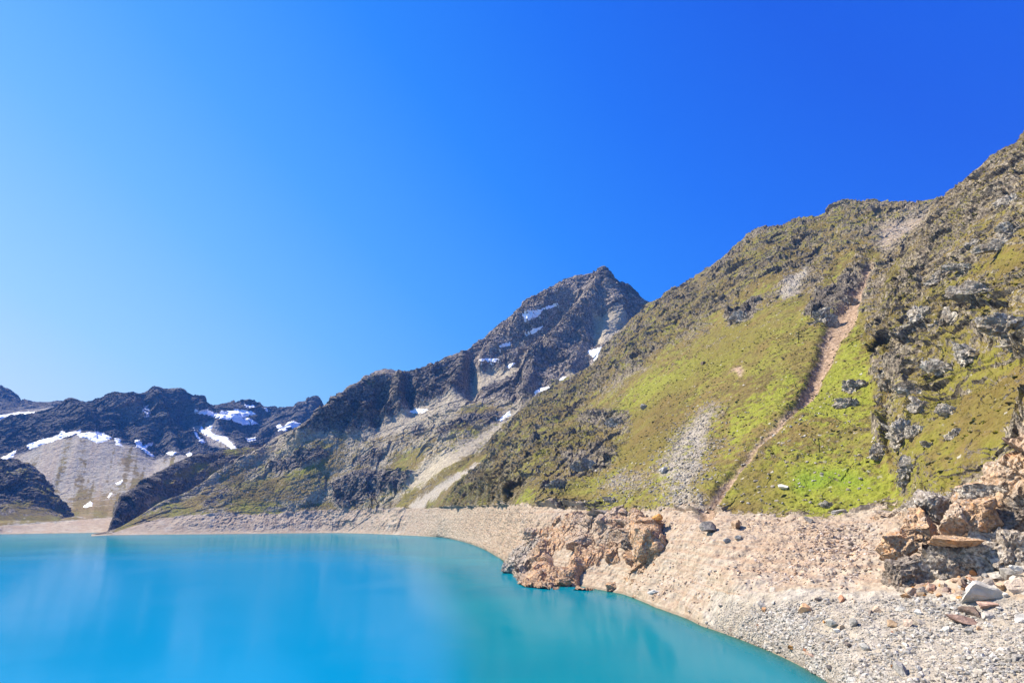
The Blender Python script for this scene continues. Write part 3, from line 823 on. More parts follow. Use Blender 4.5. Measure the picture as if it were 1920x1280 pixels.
def far_post(m, P, px, py, v, w1, w2):
    m['edge'] = smooth01(v, 1.75, 2.7)
    az_ = np.arctan2(P[:, 0], P[:, 1]); r_ = np.hypot(P[:, 0], P[:, 1])
    st_ = perlin(az_ * 95, r_ / 900, 0 * r_ + 3.3) + .6 * perlin(az_ * 230, r_ / 700, 0 * r_ + 8.3)
    m['G'] = np.clip(m['G'] + .55 * np.clip(st_, 0, 1) * (m['S'] > .5), 0, 1); m['B'] = np.clip(m['B'] + .9 * (m['S'] > .5), 0, 1)
    m['T'] = np.clip(.5 * np.clip(-st_ - .05, 0, 1) * (m['S'] > .5), 0, 1)
    m['D'] = np.maximum(m['D'], (v < 1.9 + .1 * w1) * .8)
    m['G'] = m['G'] * (v > 1.95)
    m['disp'] = 60 * sample(FCR, px, py) - 60 * sample(FCL, px, py)


FCR = union(*[line_mask(q, 4) for q in ([(290, 731, 6), (300, 790, 10), (330, 850, 8)], [(200, 745, 6), (260, 770, 8), (290, 800, 8), (380, 845, 6)], [(130, 757, 5), (170, 800, 8)], [(590, 755, 6), (560, 790, 8), (520, 830, 8)], [(450, 790, 8), (400, 800, 8)], [(330, 730, 6), (380, 780, 8)])])
FCL = union(*[line_mask(q, 4) for q in ([(265, 735, 4), (275, 765, 10), (285, 780, 8)], [(230, 790, 8), (250, 820, 8)], [(350, 745, 4), (345, 800, 8)], [(500, 780, 8), (470, 820, 8)])])
finish_layer(L, 'far_mountain', M_far, {}, 1, 90, .75, warp=5, seed=41.0, post=far_post)
FAR = L

for k in Mz: Mz[k] *= 0
Mz['R'] += .8; Mz['K'] += .7
P_('S', .9, 3, (-200, 790), (0, 778), (60, 770), (110, 765), (110, 790), (0, 810), (-200, 820)); P_('K', 0, 3, (-200, 790), (0, 778), (60, 770), (110, 765), (110, 790), (0, 810), (-200, 820)); P_('R', .2, 3, (-200, 790), (0, 778), (60, 770), (110, 765), (110, 790), (0, 810), (-200, 820))
L = Layer(-420, 300, 420, 760)
L.knot([(-420, 840, 5000), (0, 820, 5000), (300, 800, 5000)], 50)
L.knot([(-420, 800, 5500), (0, 790, 5500), (100, 770, 5600), (300, 780, 5600)], 90)
L.knot([(-420, 700, 6200), (-200, 690, 6200), (-80, 705, 6200), (-20, 722, 6200), (0, 727, 6200), (15, 734, 6200), (28, 744, 6200), (36, 753, 6200), (60, 756, 6200), (90, 757, 6200), (110, 754, 6200), (130, 756, 6200), (200, 765, 6200), (300, 790, 6200)], 14)
L.knot(rz=(L.R[-1] + 300, L.Z[-1] - 150), n=6)
L.knot(rz=(L.R[-1] + 800, L.Z[-1] - 600), n=2)
L.smooth=8; L.sm = {2: 2, 3: 2}
L.build()
finish_layer(L, 'distant_summit', M_far, {}, 1, 90, .6, warp=4, seed=47.0)
DIST = L

# --- dark knoll at the left edge
for k in Mz: Mz[k] *= 0
Mz['R'] += 1.0; Mz['K'] += .45; Mz['G'] += .32; Mz['S'] += .1
P_('K', .9, 3, (-200, 880), (30, 900), (70, 920), (88, 940), (40, 945), (0, 950), (-200, 960)); P_('G', .02, 3, (-200, 880), (30, 900), (70, 920), (88, 940), (40, 945), (0, 950), (-200, 960))
P_('S', .5, 6, (-200, 960), (0, 955), (90, 950), (130, 990), (-200, 1000)); P_('G', .5, 6, (-200, 960), (0, 955), (90, 950), (130, 990), (-200, 1000)); P_('R', .3, 6, (-200, 960), (0, 955), (90, 950), (130, 990), (-200, 1000)); P_('K', 0, 6, (-200, 960), (0, 955), (90, 950), (130, 990), (-200, 1000))
L = Layer(-420, 150, 360, 900)
r_, t_ = line([(-420, 985, 2250), (0, 978, 2300), (100, 978, 2330), (150, 984, 2400)], L.az)
L.knot(rz=(r_ - 60, H + r_ * t_ - 40), n=8)
L.knot(rz=(r_, H + r_ * t_), n=40)
L.knot([(-420, 950, 2350), (0, 945, 2400), (60, 945, 2420), (85, 950, 2440), (110, 965, 2440), (150, 984, 2440)], 90)
L.knot([(-420, 880, 2800), (-100, 866, 2700), (0, 866, 2650), (30, 868, 2650), (55, 874, 2620), (75, 893, 2600), (92, 915, 2580), (108, 940, 2540), (125, 962, 2500), (150, 983, 2480)], 14)
L.knot(rz=(L.R[-1] + 150, L.Z[-1] - 60), n=8)
L.knot(rz=(L.R[-1] + 500, L.Z[-1] * 0 - 10), n=2)
L.smooth = 8; L.sm = {2: 4, 3: 4}
L.build()
finish_layer(L, 'left_knoll', M_mid, {}, 1, 42, .8, warp=5, seed=51.0, post=lambda m, P, px, py, v, *a: m.update(edge=smooth01(v, 1.25, 2.1)))
KNOLL = L

# ------------------------------------------------------------------ rusty headland standing in the water
for k in Mz: Mz[k] *= 0
Mz['R'] += 1.0; Mz['O'] += 1; Mz['K'] += .0
P_('O', .15, 3, (940, 1040), (1010, 1000), (1020, 1020), (970, 1100), (930, 1090)); P_('O', .45, 6, (1080, 960), (1180, 955), (1180, 1020), (1130, 1040), (1070, 1010))
P_('K', .75, 2, (1085, 1055), (1140, 1050), (1140, 1100), (1090, 1105)); P_('K', .5, 2, (1160, 1050), (1190, 1060), (1180, 1090), (1160, 1095))  # cave hollows darkened: shade painted into the rock colour
L = Layer(934, 1262, 640, 1040)
L.knot([(934, 1068, 505), (960, 1074, 470), (968, 1088, 428), (974, 1100, 395), (985, 1108, 378), (1020, 1112, 368), (1050, 1116, 362), (1062, 1112, 366), (1100, 1116, 362), (1140, 1120, 355), (1170, 1122, '-8'), (1190, 1130, '+10'), (1262, 1140, '+20')], 14, shore=SH)
L.knot([(934, 1064, '+4'), (955, 1068, 480), (968, 1078, 445), (976, 1090, 410), (990, 1098, 392), (1020, 1101, 386), (1050, 1104, 380), (1062, 1098, 384), (1100, 1098, 384), (1140, 1100, 380), (1165, 1098, '+8'), (1195, 1090, '+26'), (1240, 1080, '+40'), (1262, 1080, '+44')], 60, shore=SH)
L.knot([(934, 1062, '+8'), (955, 1060, 490), (975, 1068, 455), (1000, 1066, 420), (1030, 1066, 410), (1050, 1070, 402), (1062, 1050, 398), (1100, 1052, 394), (1140, 1052, 392), (1170, 1050, '+30'), (1200, 1050, '+28'), (1235, 1052, '+44'), (1262, 1060, '+60')], 110, shore=SH)
L.knot([(934, 1060, '+12'), (955, 1055, 500), (985, 1045, 480), (1020, 1036, 455), (1050, 1034, 438), (1080, 1040, 425), (1100, 1036, 420), (1140, 1030, 418), (1170, 1028, '+48'), (1200, 1022, '+42'), (1235, 1028, '+44'), (1262, 1040, '+64')], 120, shore=SH)
L.knot([(934, 1058, '+16'), (955, 1048, 520), (985, 1020, 510), (1020, 995, 495), (1060, 976, 475), (1090, 968, 462), (1130, 962, 455), (1160, 963, '+82'), (1200, 972, '+72'), (1225, 982, '+68'), (1240, 1005, '+64'), (1262, 1030, '+74')], 14, shore=SH)
L.knot(rz=(L.R[-1] + 25, L.Z[-1] - 4), n=8)
L.knot(rz=(L.R[-1] + 45, L.Z[-1] - 30), n=2)
L.smooth = 6; L.sm = {0: 5, 1: 5}
L.build()


def head_post(m, P, px, py, v, w1, w2):
    ov = sample(HCAVE, px, py); bu = sample(HBULGE, px, py)
    m['disp'] = -13 * ov + 8 * bu
    m['edge'] = smooth01(px, 934, 975) * (1 - smooth01(px, 1235, 1262)) * .9 + .1
    m['K'] = np.clip(m['K'] + np.clip(w2 - .15, 0, 1) * .8, 0, 1)


HCAVE = union(poly_mask([(1032, 1035), (1070, 1034), (1066, 1062), (1035, 1055)], 3), poly_mask([(1086, 1052), (1140, 1052), (1138, 1100), (1090, 1100)], 3) * .7, poly_mask([(1160, 1050), (1190, 1060), (1180, 1085), (1162, 1085)], 3) * .6, line_mask([(1180, 975, 3), (1190, 1040, 5)], 1), line_mask([(1130, 1015, 4), (1180, 985, 4), (1180, 965, 3)], 1) * .7)
HBULGE = union(poly_mask([(1110, 975), (1170, 975), (1175, 1000), (1150, 1018), (1115, 1005)], 5), poly_mask([(1200, 985), (1228, 990), (1225, 1030), (1195, 1040)], 4), poly_mask([(1080, 1005), (1125, 1008), (1120, 1030), (1080, 1030)], 4) * .6)
finish_layer(L, 'headland', M_cliff, {}, 1, 11.0, 1.0, warp=4, seed=61.0, post=head_post, clip=lambda P, px, py, v: P[:, 2] > -6)
HEAD = L

# ------------------------------------------------------------------ lake
def depth_at(az, r):
    d = (shore_r(az) - r) * .36
    return d


azs = np.linspace(math.radians(-62), math.radians(75), 700)
u = np.linspace(0, 1, 420)
near = 30.0
rs_w = shore_r(azs)
far_az = azs < float(azel(204, 1003)[0])
rF = np.interp(azs, FAR.az, rsF)
rs_w = np.where(far_az, rF, rs_w)
hr, _t = HEAD.R[1], 0
rh = np.interp(azs, HEAD.az, HEAD.R[1], left=1e9, right=1e9)
Rw = near + (np.minimum(rs_w, 1e9)[None, :] + 30 - near) * (1 - (1 - u[:, None]) ** 1.6)
edge_r = np.minimum(rs_w, rh)
dep = (edge_r[None, :] - Rw) * np.where(rh < rs_w, .9, .17)[None, :]
dep = np.clip(dep, 0, 60)
kk = np.hanning(83)[1:-1]; kk /= kk.sum()
rsm = np.convolve(np.pad(np.minimum(rs_w, 1900.0), 40, mode='edge'), kk, 'valid')
open_w = np.clip(rsm[None, :] - Rw, 0, 3000)
Wp = np.stack([Rw * np.sin(azs), Rw * np.cos(azs), 0 * Rw], -1).reshape(-1, 3)
n = NT('lake_water')
pos = n.n('ShaderNodeNewGeometry').outputs['Position']
at = n.n('ShaderNodeAttribute', attribute_name='depth').outputs['Fac']
deep = n.math('SUBTRACT', 1.0, n.math('POWER', 2.718, n.math('MULTIPLY', at, -0.50)))
nb = n.noise(0.006, pos, 3, 0.5)
mp = n.n('ShaderNodeMapping', {'Vector': pos, 'Scale': (1, 1, 1)})
c = n.mix(n.ramp(deep, 0.5, 1.0), (0.0, 0.175, 0.20), (0.0, 0.128, 0.18))
c = n.mix(n.ramp(nb, 0.40, 0.62), c, (0.0, 0.148, 0.195))
c = n.mix(n.ramp(n.n('ShaderNodeAttribute', attribute_name='open_water').outputs['Fac'], 600.0, 1300.0), c, (0.0, 0.155, 0.31))  # bluer far from shore: sky reflection painted into the water colour
w1 = n.noise(0.9, mp.outputs[0], 3, 0.6)
w2 = n.noise(0.12, pos, 4, 0.6)
gust = n.ramp(n.noise(0.010, pos, 4, 0.6, 0.5), 0.42, 0.66, 0.25, 1.0)
hh = n.math('ADD', n.math('MULTIPLY', w1, 0.18), n.math('MULTIPLY', w2, 0.5))
bump = n.n('ShaderNodeBump', {'Strength': n.math('MULTIPLY', gust, 0.6), 'Distance': 0.5, 'Height': hh})
body = n.n('ShaderNodeBsdfDiffuse', {'Color': c, 'Normal': bump.outputs[0]})
glo = n.n('ShaderNodeBsdfGlossy', {'Color': (1, 1, 1, 1), 'Roughness': 0.10, 'Normal': bump.outputs[0]})
fr = n.n('ShaderNodeFresnel', {'IOR': 1.333, 'Normal': bump.outputs[0]})
# a wind-roughened, silty lake mirrors less at a low angle than a flat one
p = n.n('ShaderNodeMixShader', {0: n.math('MULTIPLY', fr.outputs[0], 0.40), 1: body.outputs[0], 2: glo.outputs[0]})
tr = n.n('ShaderNodeBsdfTransparent', {'Color': (0.50, 0.72, 0.66, 1)})
mx = n.n('ShaderNodeMixShader', {0: n.math('MULTIPLY_ADD', deep, 0.88, 0.12, clamp=True), 1: tr.outputs[0], 2: p.outputs[0]})
n.n('ShaderNodeOutputMaterial', {0: mx.outputs[0]})
o = mesh_from('lake', Wp, grid_faces(*Rw.shape), n.m, {'depth': dep.ravel(), 'open_water': open_w.ravel()}, smooth=True)
o['kind'] = 'structure'
# bed under everything
V = np.array([(-14000, -1500, -16), (14000, -1500, -16), (14000, 16000, -16), (-14000, 16000, -16)], float)
o = mesh_from('ground', V, np.array([[0, 1, 2, 3]]), rock_material('valley_bed', (.2, .18, .15), (.35, .3, .25)))
o['kind'] = 'structure'

# ------------------------------------------------------------------ snow patches lying on the mountains
def sdist(pts, x, y):
    """signed distance to a polygon, positive inside"""
    pts = np.array(pts, float); ins = np.zeros(x.shape, bool); d = np.full(x.shape, 1e9)
    j = len(pts) - 1
    for i in range(len(pts)):
        xi, yi = pts[i]; xj, yj = pts[j]
        if yi != yj:
            ins ^= ((yi > y) != (yj > y)) & (x < (xj - xi) * (y - yi) / (yj - yi) + xi)
        L2 = max((xi - xj) ** 2 + (yi - yj) ** 2, 1e-6)
        t = np.clip(((x - xi) * (xj - xi) + (y - yi) * (yj - yi)) / L2, 0, 1)
        d = np.minimum(d, np.hypot(x - xi - t * (xj - xi), y - yi - t * (yj - yi)))
        j = i
    return np.where(ins, d, -d)


def snow_patch(Ly, pts, label, thick, group='snow patches on the mountains'):
    pts = np.array(pts, float)
    P2 = Ly.P2
    px, py = Ly.fpx, Ly.fpy
    x0, y0 = pts.min(0) - 5; x1, y1 = pts.max(0) + 5
    rsel = (px > x0) & (px < x1) & (py > y0) & (py < y1)
    if not rsel.any():
        print('EMPTY', label); return
    ri, ci = np.nonzero(rsel)
    r0, r1, c0, c1 = max(ri.min() - 2, 1), min(ri.max() + 3, P2.shape[0] - 1), max(ci.min() - 2, 1), min(ci.max() + 3, P2.shape[1] - 1)
    sub = P2[r0:r1, c0:c1].copy(); x = px[r0:r1, c0:c1]; y = py[r0:r1, c0:c1]
    nn = Ly.N[r0:r1, c0:c1]
    lamj = np.linalg.norm(sub.reshape(-1, 3)[0]) * .012
    j1 = fbm(sub.reshape(-1, 3), lamj, 3, .6, seed=7).reshape(x.shape); j2 = fbm(sub.reshape(-1, 3), lamj, 3, .6, seed=17).reshape(x.shape)
    sd_ = sdist(pts, x + j1 * 3.5, y + j2 * 3.5)
    sm = sub.copy()
    for _ in range(3):
        sm[1:-1, 1:-1] = (sm[:-2, 1:-1] + sm[2:, 1:-1] + sm[1:-1, :-2] + sm[1:-1, 2:] + 2 * sm[1:-1, 1:-1]) / 6
    j3 = perlin(*(sub.reshape(-1, 3) / (lamj * .35)).T).reshape(x.shape)
    k = np.clip(sd_ / 2.2 + (.25 if Ly is MOUNT else -.12) + .8 * j3, -1, 1)
    V = sub * (1 - .6 * np.clip(k, 0, 1)[..., None]) + sm * (.6 * np.clip(k, 0, 1)[..., None]) + nn * (k * thick)[..., None]
    V[..., 2] += k * thick * .4
    F_ = grid_faces(*x.shape)
    keep = (k > -.95).ravel() & rsel[r0:r1, c0:c1].ravel()
    F_ = F_[keep[F_].any(1)]
    if len(F_) == 0:
        print('EMPTY', label); return
    # one patch is one connected sheet: keep the largest piece
    lab_ = np.arange(V.reshape(-1, 3).shape[0])
    while True:
        mn = lab_[F_].min(1)
        new = lab_.copy(); np.minimum.at(new, F_.ravel(), np.repeat(mn, 4))
        if (new == lab_).all():
            break
        lab_ = new
    fl = lab_[F_[:, 0]]; vals, cnts = np.unique(fl, return_counts=True)
    F_ = F_[fl == vals[cnts.argmax()]]
    uq, inv = np.unique(F_, return_inverse=True)
    V = V.reshape(-1, 3)[uq]
    o = mesh_from('snow_patch', V, inv.reshape(-1, 4), M_snow, smooth=True)
    tag(o, label, 'snow patch', group)


for Ly in (MOUNT, FAR, DIST, SMALL, HILL, SPUR, HEAD, DSPUR):
    x, y = proj(Ly.P2[..., 0], Ly.P2[..., 1], Ly.P2[..., 2])
    Ly.fpx, Ly.fpy = x, y
    # only what faces the lake: rows up to the skyline
    nb_ = int(sum(Ly.n[:-3])) if len(Ly.n) > 4 else int(Ly.n[0])
    Ly.front = np.arange(Ly.P2.shape[0]) < sum(Ly.n[:-3]) + 2 if len(Ly.n) > 4 else np.arange(Ly.P2.shape[0]) < Ly.n[0] + 2
    Ly.fpx = np.where(Ly.front[:, None], x, -9999.0)

G1 = 'snow patches on the pointed peak'
for pts, lab in (
    ([(980, 588), (1000, 583), (1019, 579), (1010, 592), (984, 603)], 'largest white snow patch high on the left shoulder of the pointed peak'),
    ([(1017, 579), (1030, 574), (1046, 570), (1044, 574), (1025, 580)], 'thin snow streak just below the skyline of the pointed peak'),
    ([(985, 626), (1000, 618), (1017, 611), (1015, 616), (1000, 624), (987, 630)], 'slanting snow streak below the largest patch on the pointed peak'),
    ([(936, 648), (957, 642), (957, 647), (938, 651)], 'faint thin snow streak on the ledges left of the pointed peak'),
    ([(900, 674), (915, 672), (935, 673), (930, 678), (905, 678)], 'flat snow sliver above the dark shoulder crag'),
    ([(948, 689), (958, 682), (966, 680), (963, 686), (952, 691)], 'small snow fleck in the middle of the rocky face'),
    ([(1102, 659), (1114, 655), (1128, 650), (1122, 668), (1115, 681), (1110, 668)], 'triangular snow patch pointing down above the pale scree'),
    ([(1165, 624), (1168, 630), (1156, 643), (1146, 654), (1150, 640)], 'narrow snow streak beside the green ridge right of the peak'),
    ([(999, 752), (1004, 733), (1016, 727), (1029, 725), (1025, 736), (1010, 746)], 'bright snow wedge at the head of the long scree chute'),
    ([(768, 772), (777, 766), (802, 768), (792, 774)], 'flat snow patch at the foot of the dark shoulder crag'),
    ([(934, 789), (945, 778), (960, 770), (955, 778), (942, 787)], 'thin snow strip along the left edge of the scree chute'),
    ([(1048, 715), (1054, 709), (1062, 706), (1058, 712)], 'tiny snow fleck left of the pale scree below the triangular patch')):
    snow_patch(MOUNT, pts, lab, 1.5, G1)
snow_patch(SMALL, [(693, 716), (704, 716), (715, 719), (707, 724), (698, 721)], 'snow patch on the small summit behind the shoulder', 5, G1)
G2 = 'snow patches on the far blue mountains'
for pts, lab in (
    ([(-20, 872), (0, 860), (33, 841), (28, 853), (4, 868)], 'snow strip at the left picture edge above the grey scree fan'),
    ([(48, 836), (60, 829), (110, 815), (116, 806), (125, 811), (152, 805), (152, 811), (120, 820), (85, 832), (55, 843)], 'long snow band along the top left rim of the scree fan'),
    ([(143, 813), (165, 809), (190, 810), (212, 820), (195, 829), (182, 831), (165, 822), (147, 819)], 'broad ragged snow patch on the crest of the scree fan'),
    ([(213, 821), (228, 822), (224, 829), (234, 838), (220, 835)], 'small hooked snow patch right of the broad one on the fan'),
    ([(252, 826), (262, 825), (268, 835), (286, 829), (288, 832), (272, 840), (290, 854), (285, 858), (262, 840), (256, 838)], 'forked snow patch where a streak runs down the scree fan'),
    ([(310, 848), (330, 845), (330, 852), (315, 852)], 'small snow patch under the dark wall right of the fork'),
    ([(348, 850), (358, 847), (366, 858), (355, 860)], 'snow fleck at the right end of the scree fan'),
    ([(364, 767), (380, 770), (390, 768), (410, 775), (430, 770), (445, 767), (470, 770), (481, 776), (455, 783), (430, 787), (410, 785), (385, 777), (366, 773)], 'widest snow field high on the far plateau'),
    ([(432, 785), (450, 782), (470, 784), (485, 794), (460, 797), (440, 791)], 'oval snow field just below the widest one'),
    ([(372, 804), (378, 800), (384, 806), (392, 796), (399, 799), (396, 808), (405, 814), (425, 819), (440, 836), (452, 844), (440, 846), (420, 831), (395, 820), (377, 810)], 'long snow tongue running down right into the hollow'),
    ([(360, 796), (366, 807), (374, 819), (386, 829), (379, 831), (367, 818)], 'thin snow tongue on the left side of the hollow'),
    ([(517, 798), (525, 795), (531, 799), (540, 791), (552, 789), (566, 794), (555, 801), (535, 807), (522, 809)], 'snow patch beside the lit slope under the toothed summit'),
    ([(461, 821), (482, 820), (480, 827), (465, 828)], 'small snow patch low between the far plateau and the lit slope'),
    ([(458, 757), (478, 760), (478, 764), (461, 762)], 'snow cornice on the far skyline'),
    ([(491, 762), (499, 763), (507, 771), (500, 771)], 'short slanting snow streak below the far skyline'),
    ([(269, 766), (281, 764), (279, 777), (272, 775)], 'lone snow fleck on the dark face under the rounded summit'),
    ([(215, 906), (228, 898), (231, 902), (222, 909)], 'small snow remnant low on the scree fan'),
    ([(202, 931), (207, 921), (211, 924), (205, 933)], 'tiny snow remnant above the lakeside meadow of the far valley'),
    ([(156, 950), (164, 942), (174, 941), (173, 947), (160, 952)], 'round snow remnant lowest in the far valley')):
    snow_patch(FAR, pts, lab, 2.6, G2)
snow_patch(DIST, [(-60, 790), (0, 779), (40, 773), (98, 772), (95, 778), (50, 781), (0, 787), (-60, 800)], 'pale snow band below the farthest summit at the left', 10, G2)

# ------------------------------------------------------------------ loose rock
import bmesh


def ico(sub_):
    bm = bmesh.new(); bmesh.ops.create_icosphere(bm, subdivisions=sub_, radius=1.0)
    V = np.array([v.co[:] for v in bm.verts]); Fc = np.array([[v.index for v in f.verts] for f in bm.faces]); bm.free()
    return V, Fc


ICO = {k: ico(k) for k in (1, 2, 3, 5)}
rng = np.random.RandomState(21)
random.seed(5)


def rot_matrix(rx, ry, rz):
    cx, sx, cy, sy, cz, sz = math.cos(rx), math.sin(rx), math.cos(ry), math.sin(ry), math.cos(rz), math.sin(rz)
    X = np.array([[1, 0, 0], [0, cx, -sx], [0, sx, cx]]); Y = np.array([[cy, 0, sy], [0, 1, 0], [-sy, 0, cy]]); Z = np.array([[cz, -sz, 0], [sz, cz, 0], [0, 0, 1]])
    return Z @ Y @ X


def cut_rock(sub_, dims, seed, cuts=9, rough=.05, depth=(.45, .85), boxy=.55):
    """a block of rock: a sphere with flat fracture planes cut into it, then roughened"""
    r = np.random.RandomState(seed)
    V, Fc = ICO[sub_]
    V = V.copy()
    V = V / np.abs(V).max(1)[:, None] ** boxy * 1.08
    V = V @ rot_matrix(*r.uniform(-.35, .35, 3))
    for i in range(cuts):
        nrm = r.normal(size=3); nrm /= np.linalg.norm(nrm)
        dd = r.uniform(*depth)
        e = V @ nrm - dd
        V -= np.maximum(e, 0)[:, None] * nrm
    if rough:
        q = V + seed * 3.1
        nn = V / (np.linalg.norm(V, axis=1)[:, None] + 1e-6)
        V = V + nn * (rough * fbm(q.astype(F32), .5, 3, .6))[:, None] + nn * (rough * 1.3 * facets(q.astype(F32), .55))[:, None]
    return V * np.array(dims), Fc


LAYERS = [HILL, SPUR, HEAD, MOUNT]


def ground_at(px, py, layers=None):
    best = None
    for Ly in (layers or LAYERS):
        d = (Ly.fpx - px) ** 2 + (Ly.fpy - py) ** 2
        i = int(np.argmin(d)); dd = d.flat[i]
        if dd > 60:
            continue
        p = Ly.P2.reshape(-1, 3)[i]
        key = np.linalg.norm(p) + (1e4 if dd > 16 else 0)
        if best is None or key < best[0]:
            best = (key, p, Ly.N.reshape(-1, 3)[i])
    if best is None:
        print('no ground at', px, py); return None, None
    return best[1], best[2]


MR = {
    'white': rock_material('white_stone', (0.42, 0.40, 0.36), (0.66, 0.63, 0.57), (0.62, 0.52, 0.40), .4, .3),
    'grey': rock_material('grey_stone', (0.20, 0.185, 0.17), (0.42, 0.39, 0.35), (0.42, 0.34, 0.26), .6, .4),
    'dark': rock_material('dark_stone', (0.08, 0.07, 0.065), (0.22, 0.19, 0.17), (0.20, 0.12, 0.08), .6, .5),
    'orange': rock_material('ochre_stone', (0.26, 0.15, 0.08), (0.50, 0.33, 0.19), (0.44, 0.22, 0.10), .5, .6),
    'rust': rock_material('rusty_stone', (0.22, 0.11, 0.07), (0.45, 0.26, 0.17), (0.34, 0.20, 0.15), .5, .5),
    'tan': rock_material('tan_stone', (0.22, 0.18, 0.14), (0.44, 0.36, 0.28), (0.50, 0.33, 0.20), .4, .5),
}
BM = {}


def boulder_mesh(kind, var, sub_=3):
    k = (kind, var)
    if k not in BM:
        V, Fc = cut_rock(sub_, (1, 1, 1), 100 + var * 7, cuts=10 + var % 4, rough=.07)
        o = mesh_from('boulder', V, Fc, MR[kind])
        BM[k] = o.data
        bpy.data.objects.remove(o)
    return BM[k]


def boulder(px, py, w, h, kind, label, group=None, var=0, sub_=3, sink=.25, deep=None, rz=None, tilt=0.25, name='boulder', cat='boulder', layers=None, fwd=0.0):
    """a single rock, (px, py) the middle of its foot in the photo, w and h its size there"""
    p, nrm = ground_at(px, py, layers)
    if p is None:
        return None
    f = p[1] * CP + (p[2] - H) * SP
    sx = w / FPX * f / 2; sz = h / FPX * f / 2
    me = boulder_mesh(kind, var, sub_)
    o = bpy.data.objects.new(name, me); COL.objects.link(o)
    sy = deep / FPX * f / 2 if deep else (sx + sz) / 2
    o.scale = (sx * 1.1, sy * 1.1, sz * 1.15)
    o.location = (p[0], p[1] - fwd, p[2] + sz * (1 - 2 * sink) )
    o.rotation_euler = (random.uniform(-tilt, tilt), random.uniform(-tilt, tilt), (rz if rz is not None else random.uniform(-.5, .5)) - math.atan2(p[0], p[1]))
    tag(o, label, cat, group)
    return o


for a in (
    (1840, 1124, 74, 44, 'white', 'largest white angular boulder at the foot of the cliff', None, 3),
    (1506, 1148, 24, 17, 'orange', 'ochre boulder lying alone on the upper grey gravel', None, 1),
    (1434, 1144, 10, 8, 'orange', 'small ochre boulder left of the larger one on the grey gravel', None, 2),
    (1580, 1127, 16, 12, 'rust', 'rusty brown boulder at the edge of the smooth track', None, 4),
    (1533, 1124, 10, 6, 'dark', 'low dark boulder at the edge of the track left of the rusty one', None, 5),
    (1560, 1172, 20, 14, 'white', 'bright white boulder in the middle of the gravel', None, 5),
    (1570, 1185, 14, 11, 'white', 'smaller white boulder just below the bright white one', None, 6),
    (1592, 1211, 12, 10, 'dark', 'dark grey boulder with a spike on the lower gravel', None, 7),
    (1624, 1218, 24, 14, 'grey', 'pale grey slab boulder right of the dark spiked one', None, 8),
    (1603, 1172, 16, 15, 'grey', 'rounded grey boulder right of the white pair', None, 9),
    (1692, 1262, 26, 22, 'grey', 'pale block-shaped boulder near the bottom edge', None, 10),
    (1600, 1279, 20, 14, 'white', 'pale wedge boulder cut by the bottom edge near the shore', None, 11),
    (1704, 1172, 15, 14, 'orange', 'orange boulder among grey rubble below the track', None, 12),
    (1673, 1176, 17, 13, 'tan', 'pinkish tan boulder left of the orange one', None, 13),
    (1642, 1146, 16, 12, 'orange', 'ochre lump of rock below the track', None, 14),
    (1632, 1150, 10, 12, 'dark', 'small dark upright stone beside the ochre lump', None, 15),
    (1826, 1152, 34, 18, 'dark', 'dark brown shattered boulder right below the white one', None, 16),
    (1800, 1166, 46, 20, 'rust', 'broad reddish slab sunk in the gravel below the dark boulder', None, 17),
    (1850, 1140, 40, 12, 'rust', 'flat rusty slab along the track under the white boulder', None, 18),
    (1820, 1188, 14, 14, 'grey', 'light grey stone below the reddish slab', None, 19),
    (1835, 1180, 10, 8, 'orange', 'small orange stone beside the light grey one', None, 20),
    (1722, 1150, 13, 12, 'white', 'white cube-like stone just below the track', None, 21),
    (1484, 1216, 16, 11, 'orange', 'flat salmon stone near the waterline', None, 22),
    (1512, 1226, 10, 9, 'orange', 'ochre stone right of the flat salmon one', None, 23),
    (1370, 1183, 9, 7, 'orange', 'little orange stone in the white rubble at the waterline', None, 24),
    (1225, 1112, 22, 10, 'white', 'white slab on the bare bank right of the headland', None, 25),
    (1335, 996, 32, 20, 'dark', 'purplish grey boulder cluster on the bank below the gully', None, 26),
    (1382, 992, 22, 22, 'orange', 'yellow orange boulder right of the purplish one', None, 27),
    (1386, 1009, 14, 8, 'white', 'white stone under the yellow orange boulder', None, 28),
    (1361, 1015, 16, 8, 'white', 'white stone between purplish and yellow boulders', None, 29),
    (1232, 974, 26, 14, 'orange', 'orange stone at the top of the bank right of the headland', None, 30),
    (1245, 884, 18, 15, 'grey', 'grey boulder standing alone on the meadow beside the scree', None, 31),
    (1470, 914, 18, 8, 'white', 'pale flat boulder on the lower meadow', None, 32),
    (1208, 765, 12, 9, 'grey', 'small grey boulder on the upper meadow', None, 33),
    (1320, 682, 14, 6, 'dark', 'dark stone on the upper meadow', None, 34),
    (1570, 965, 30, 12, 'grey', 'grey slab at the lower rim of the meadow', None, 35),
    (1518, 978, 18, 14, 'tan', 'pinkish block just below the rim of the meadow', None, 36),
    (1730, 1084, 0, 0, None, '', None, 0),
):
    if a[4]:
        boulder(a[0], a[1], a[2], a[3], a[4], a[5], a[6], a[7])

# rock blocks that make the cliff and the headland
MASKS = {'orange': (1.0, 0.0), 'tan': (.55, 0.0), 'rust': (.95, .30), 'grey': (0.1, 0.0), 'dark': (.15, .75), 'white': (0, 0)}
M_ochre = terrain_material('ochre_face', 0.9, (0.36, 0.20, 0.09), (0.62, 0.40, 0.20))
STRAT = np.array([[0.80, 0.30, -0.52], [-0.28, 0.95, 0.12], [0.53, 0.05, 0.85]], F32)


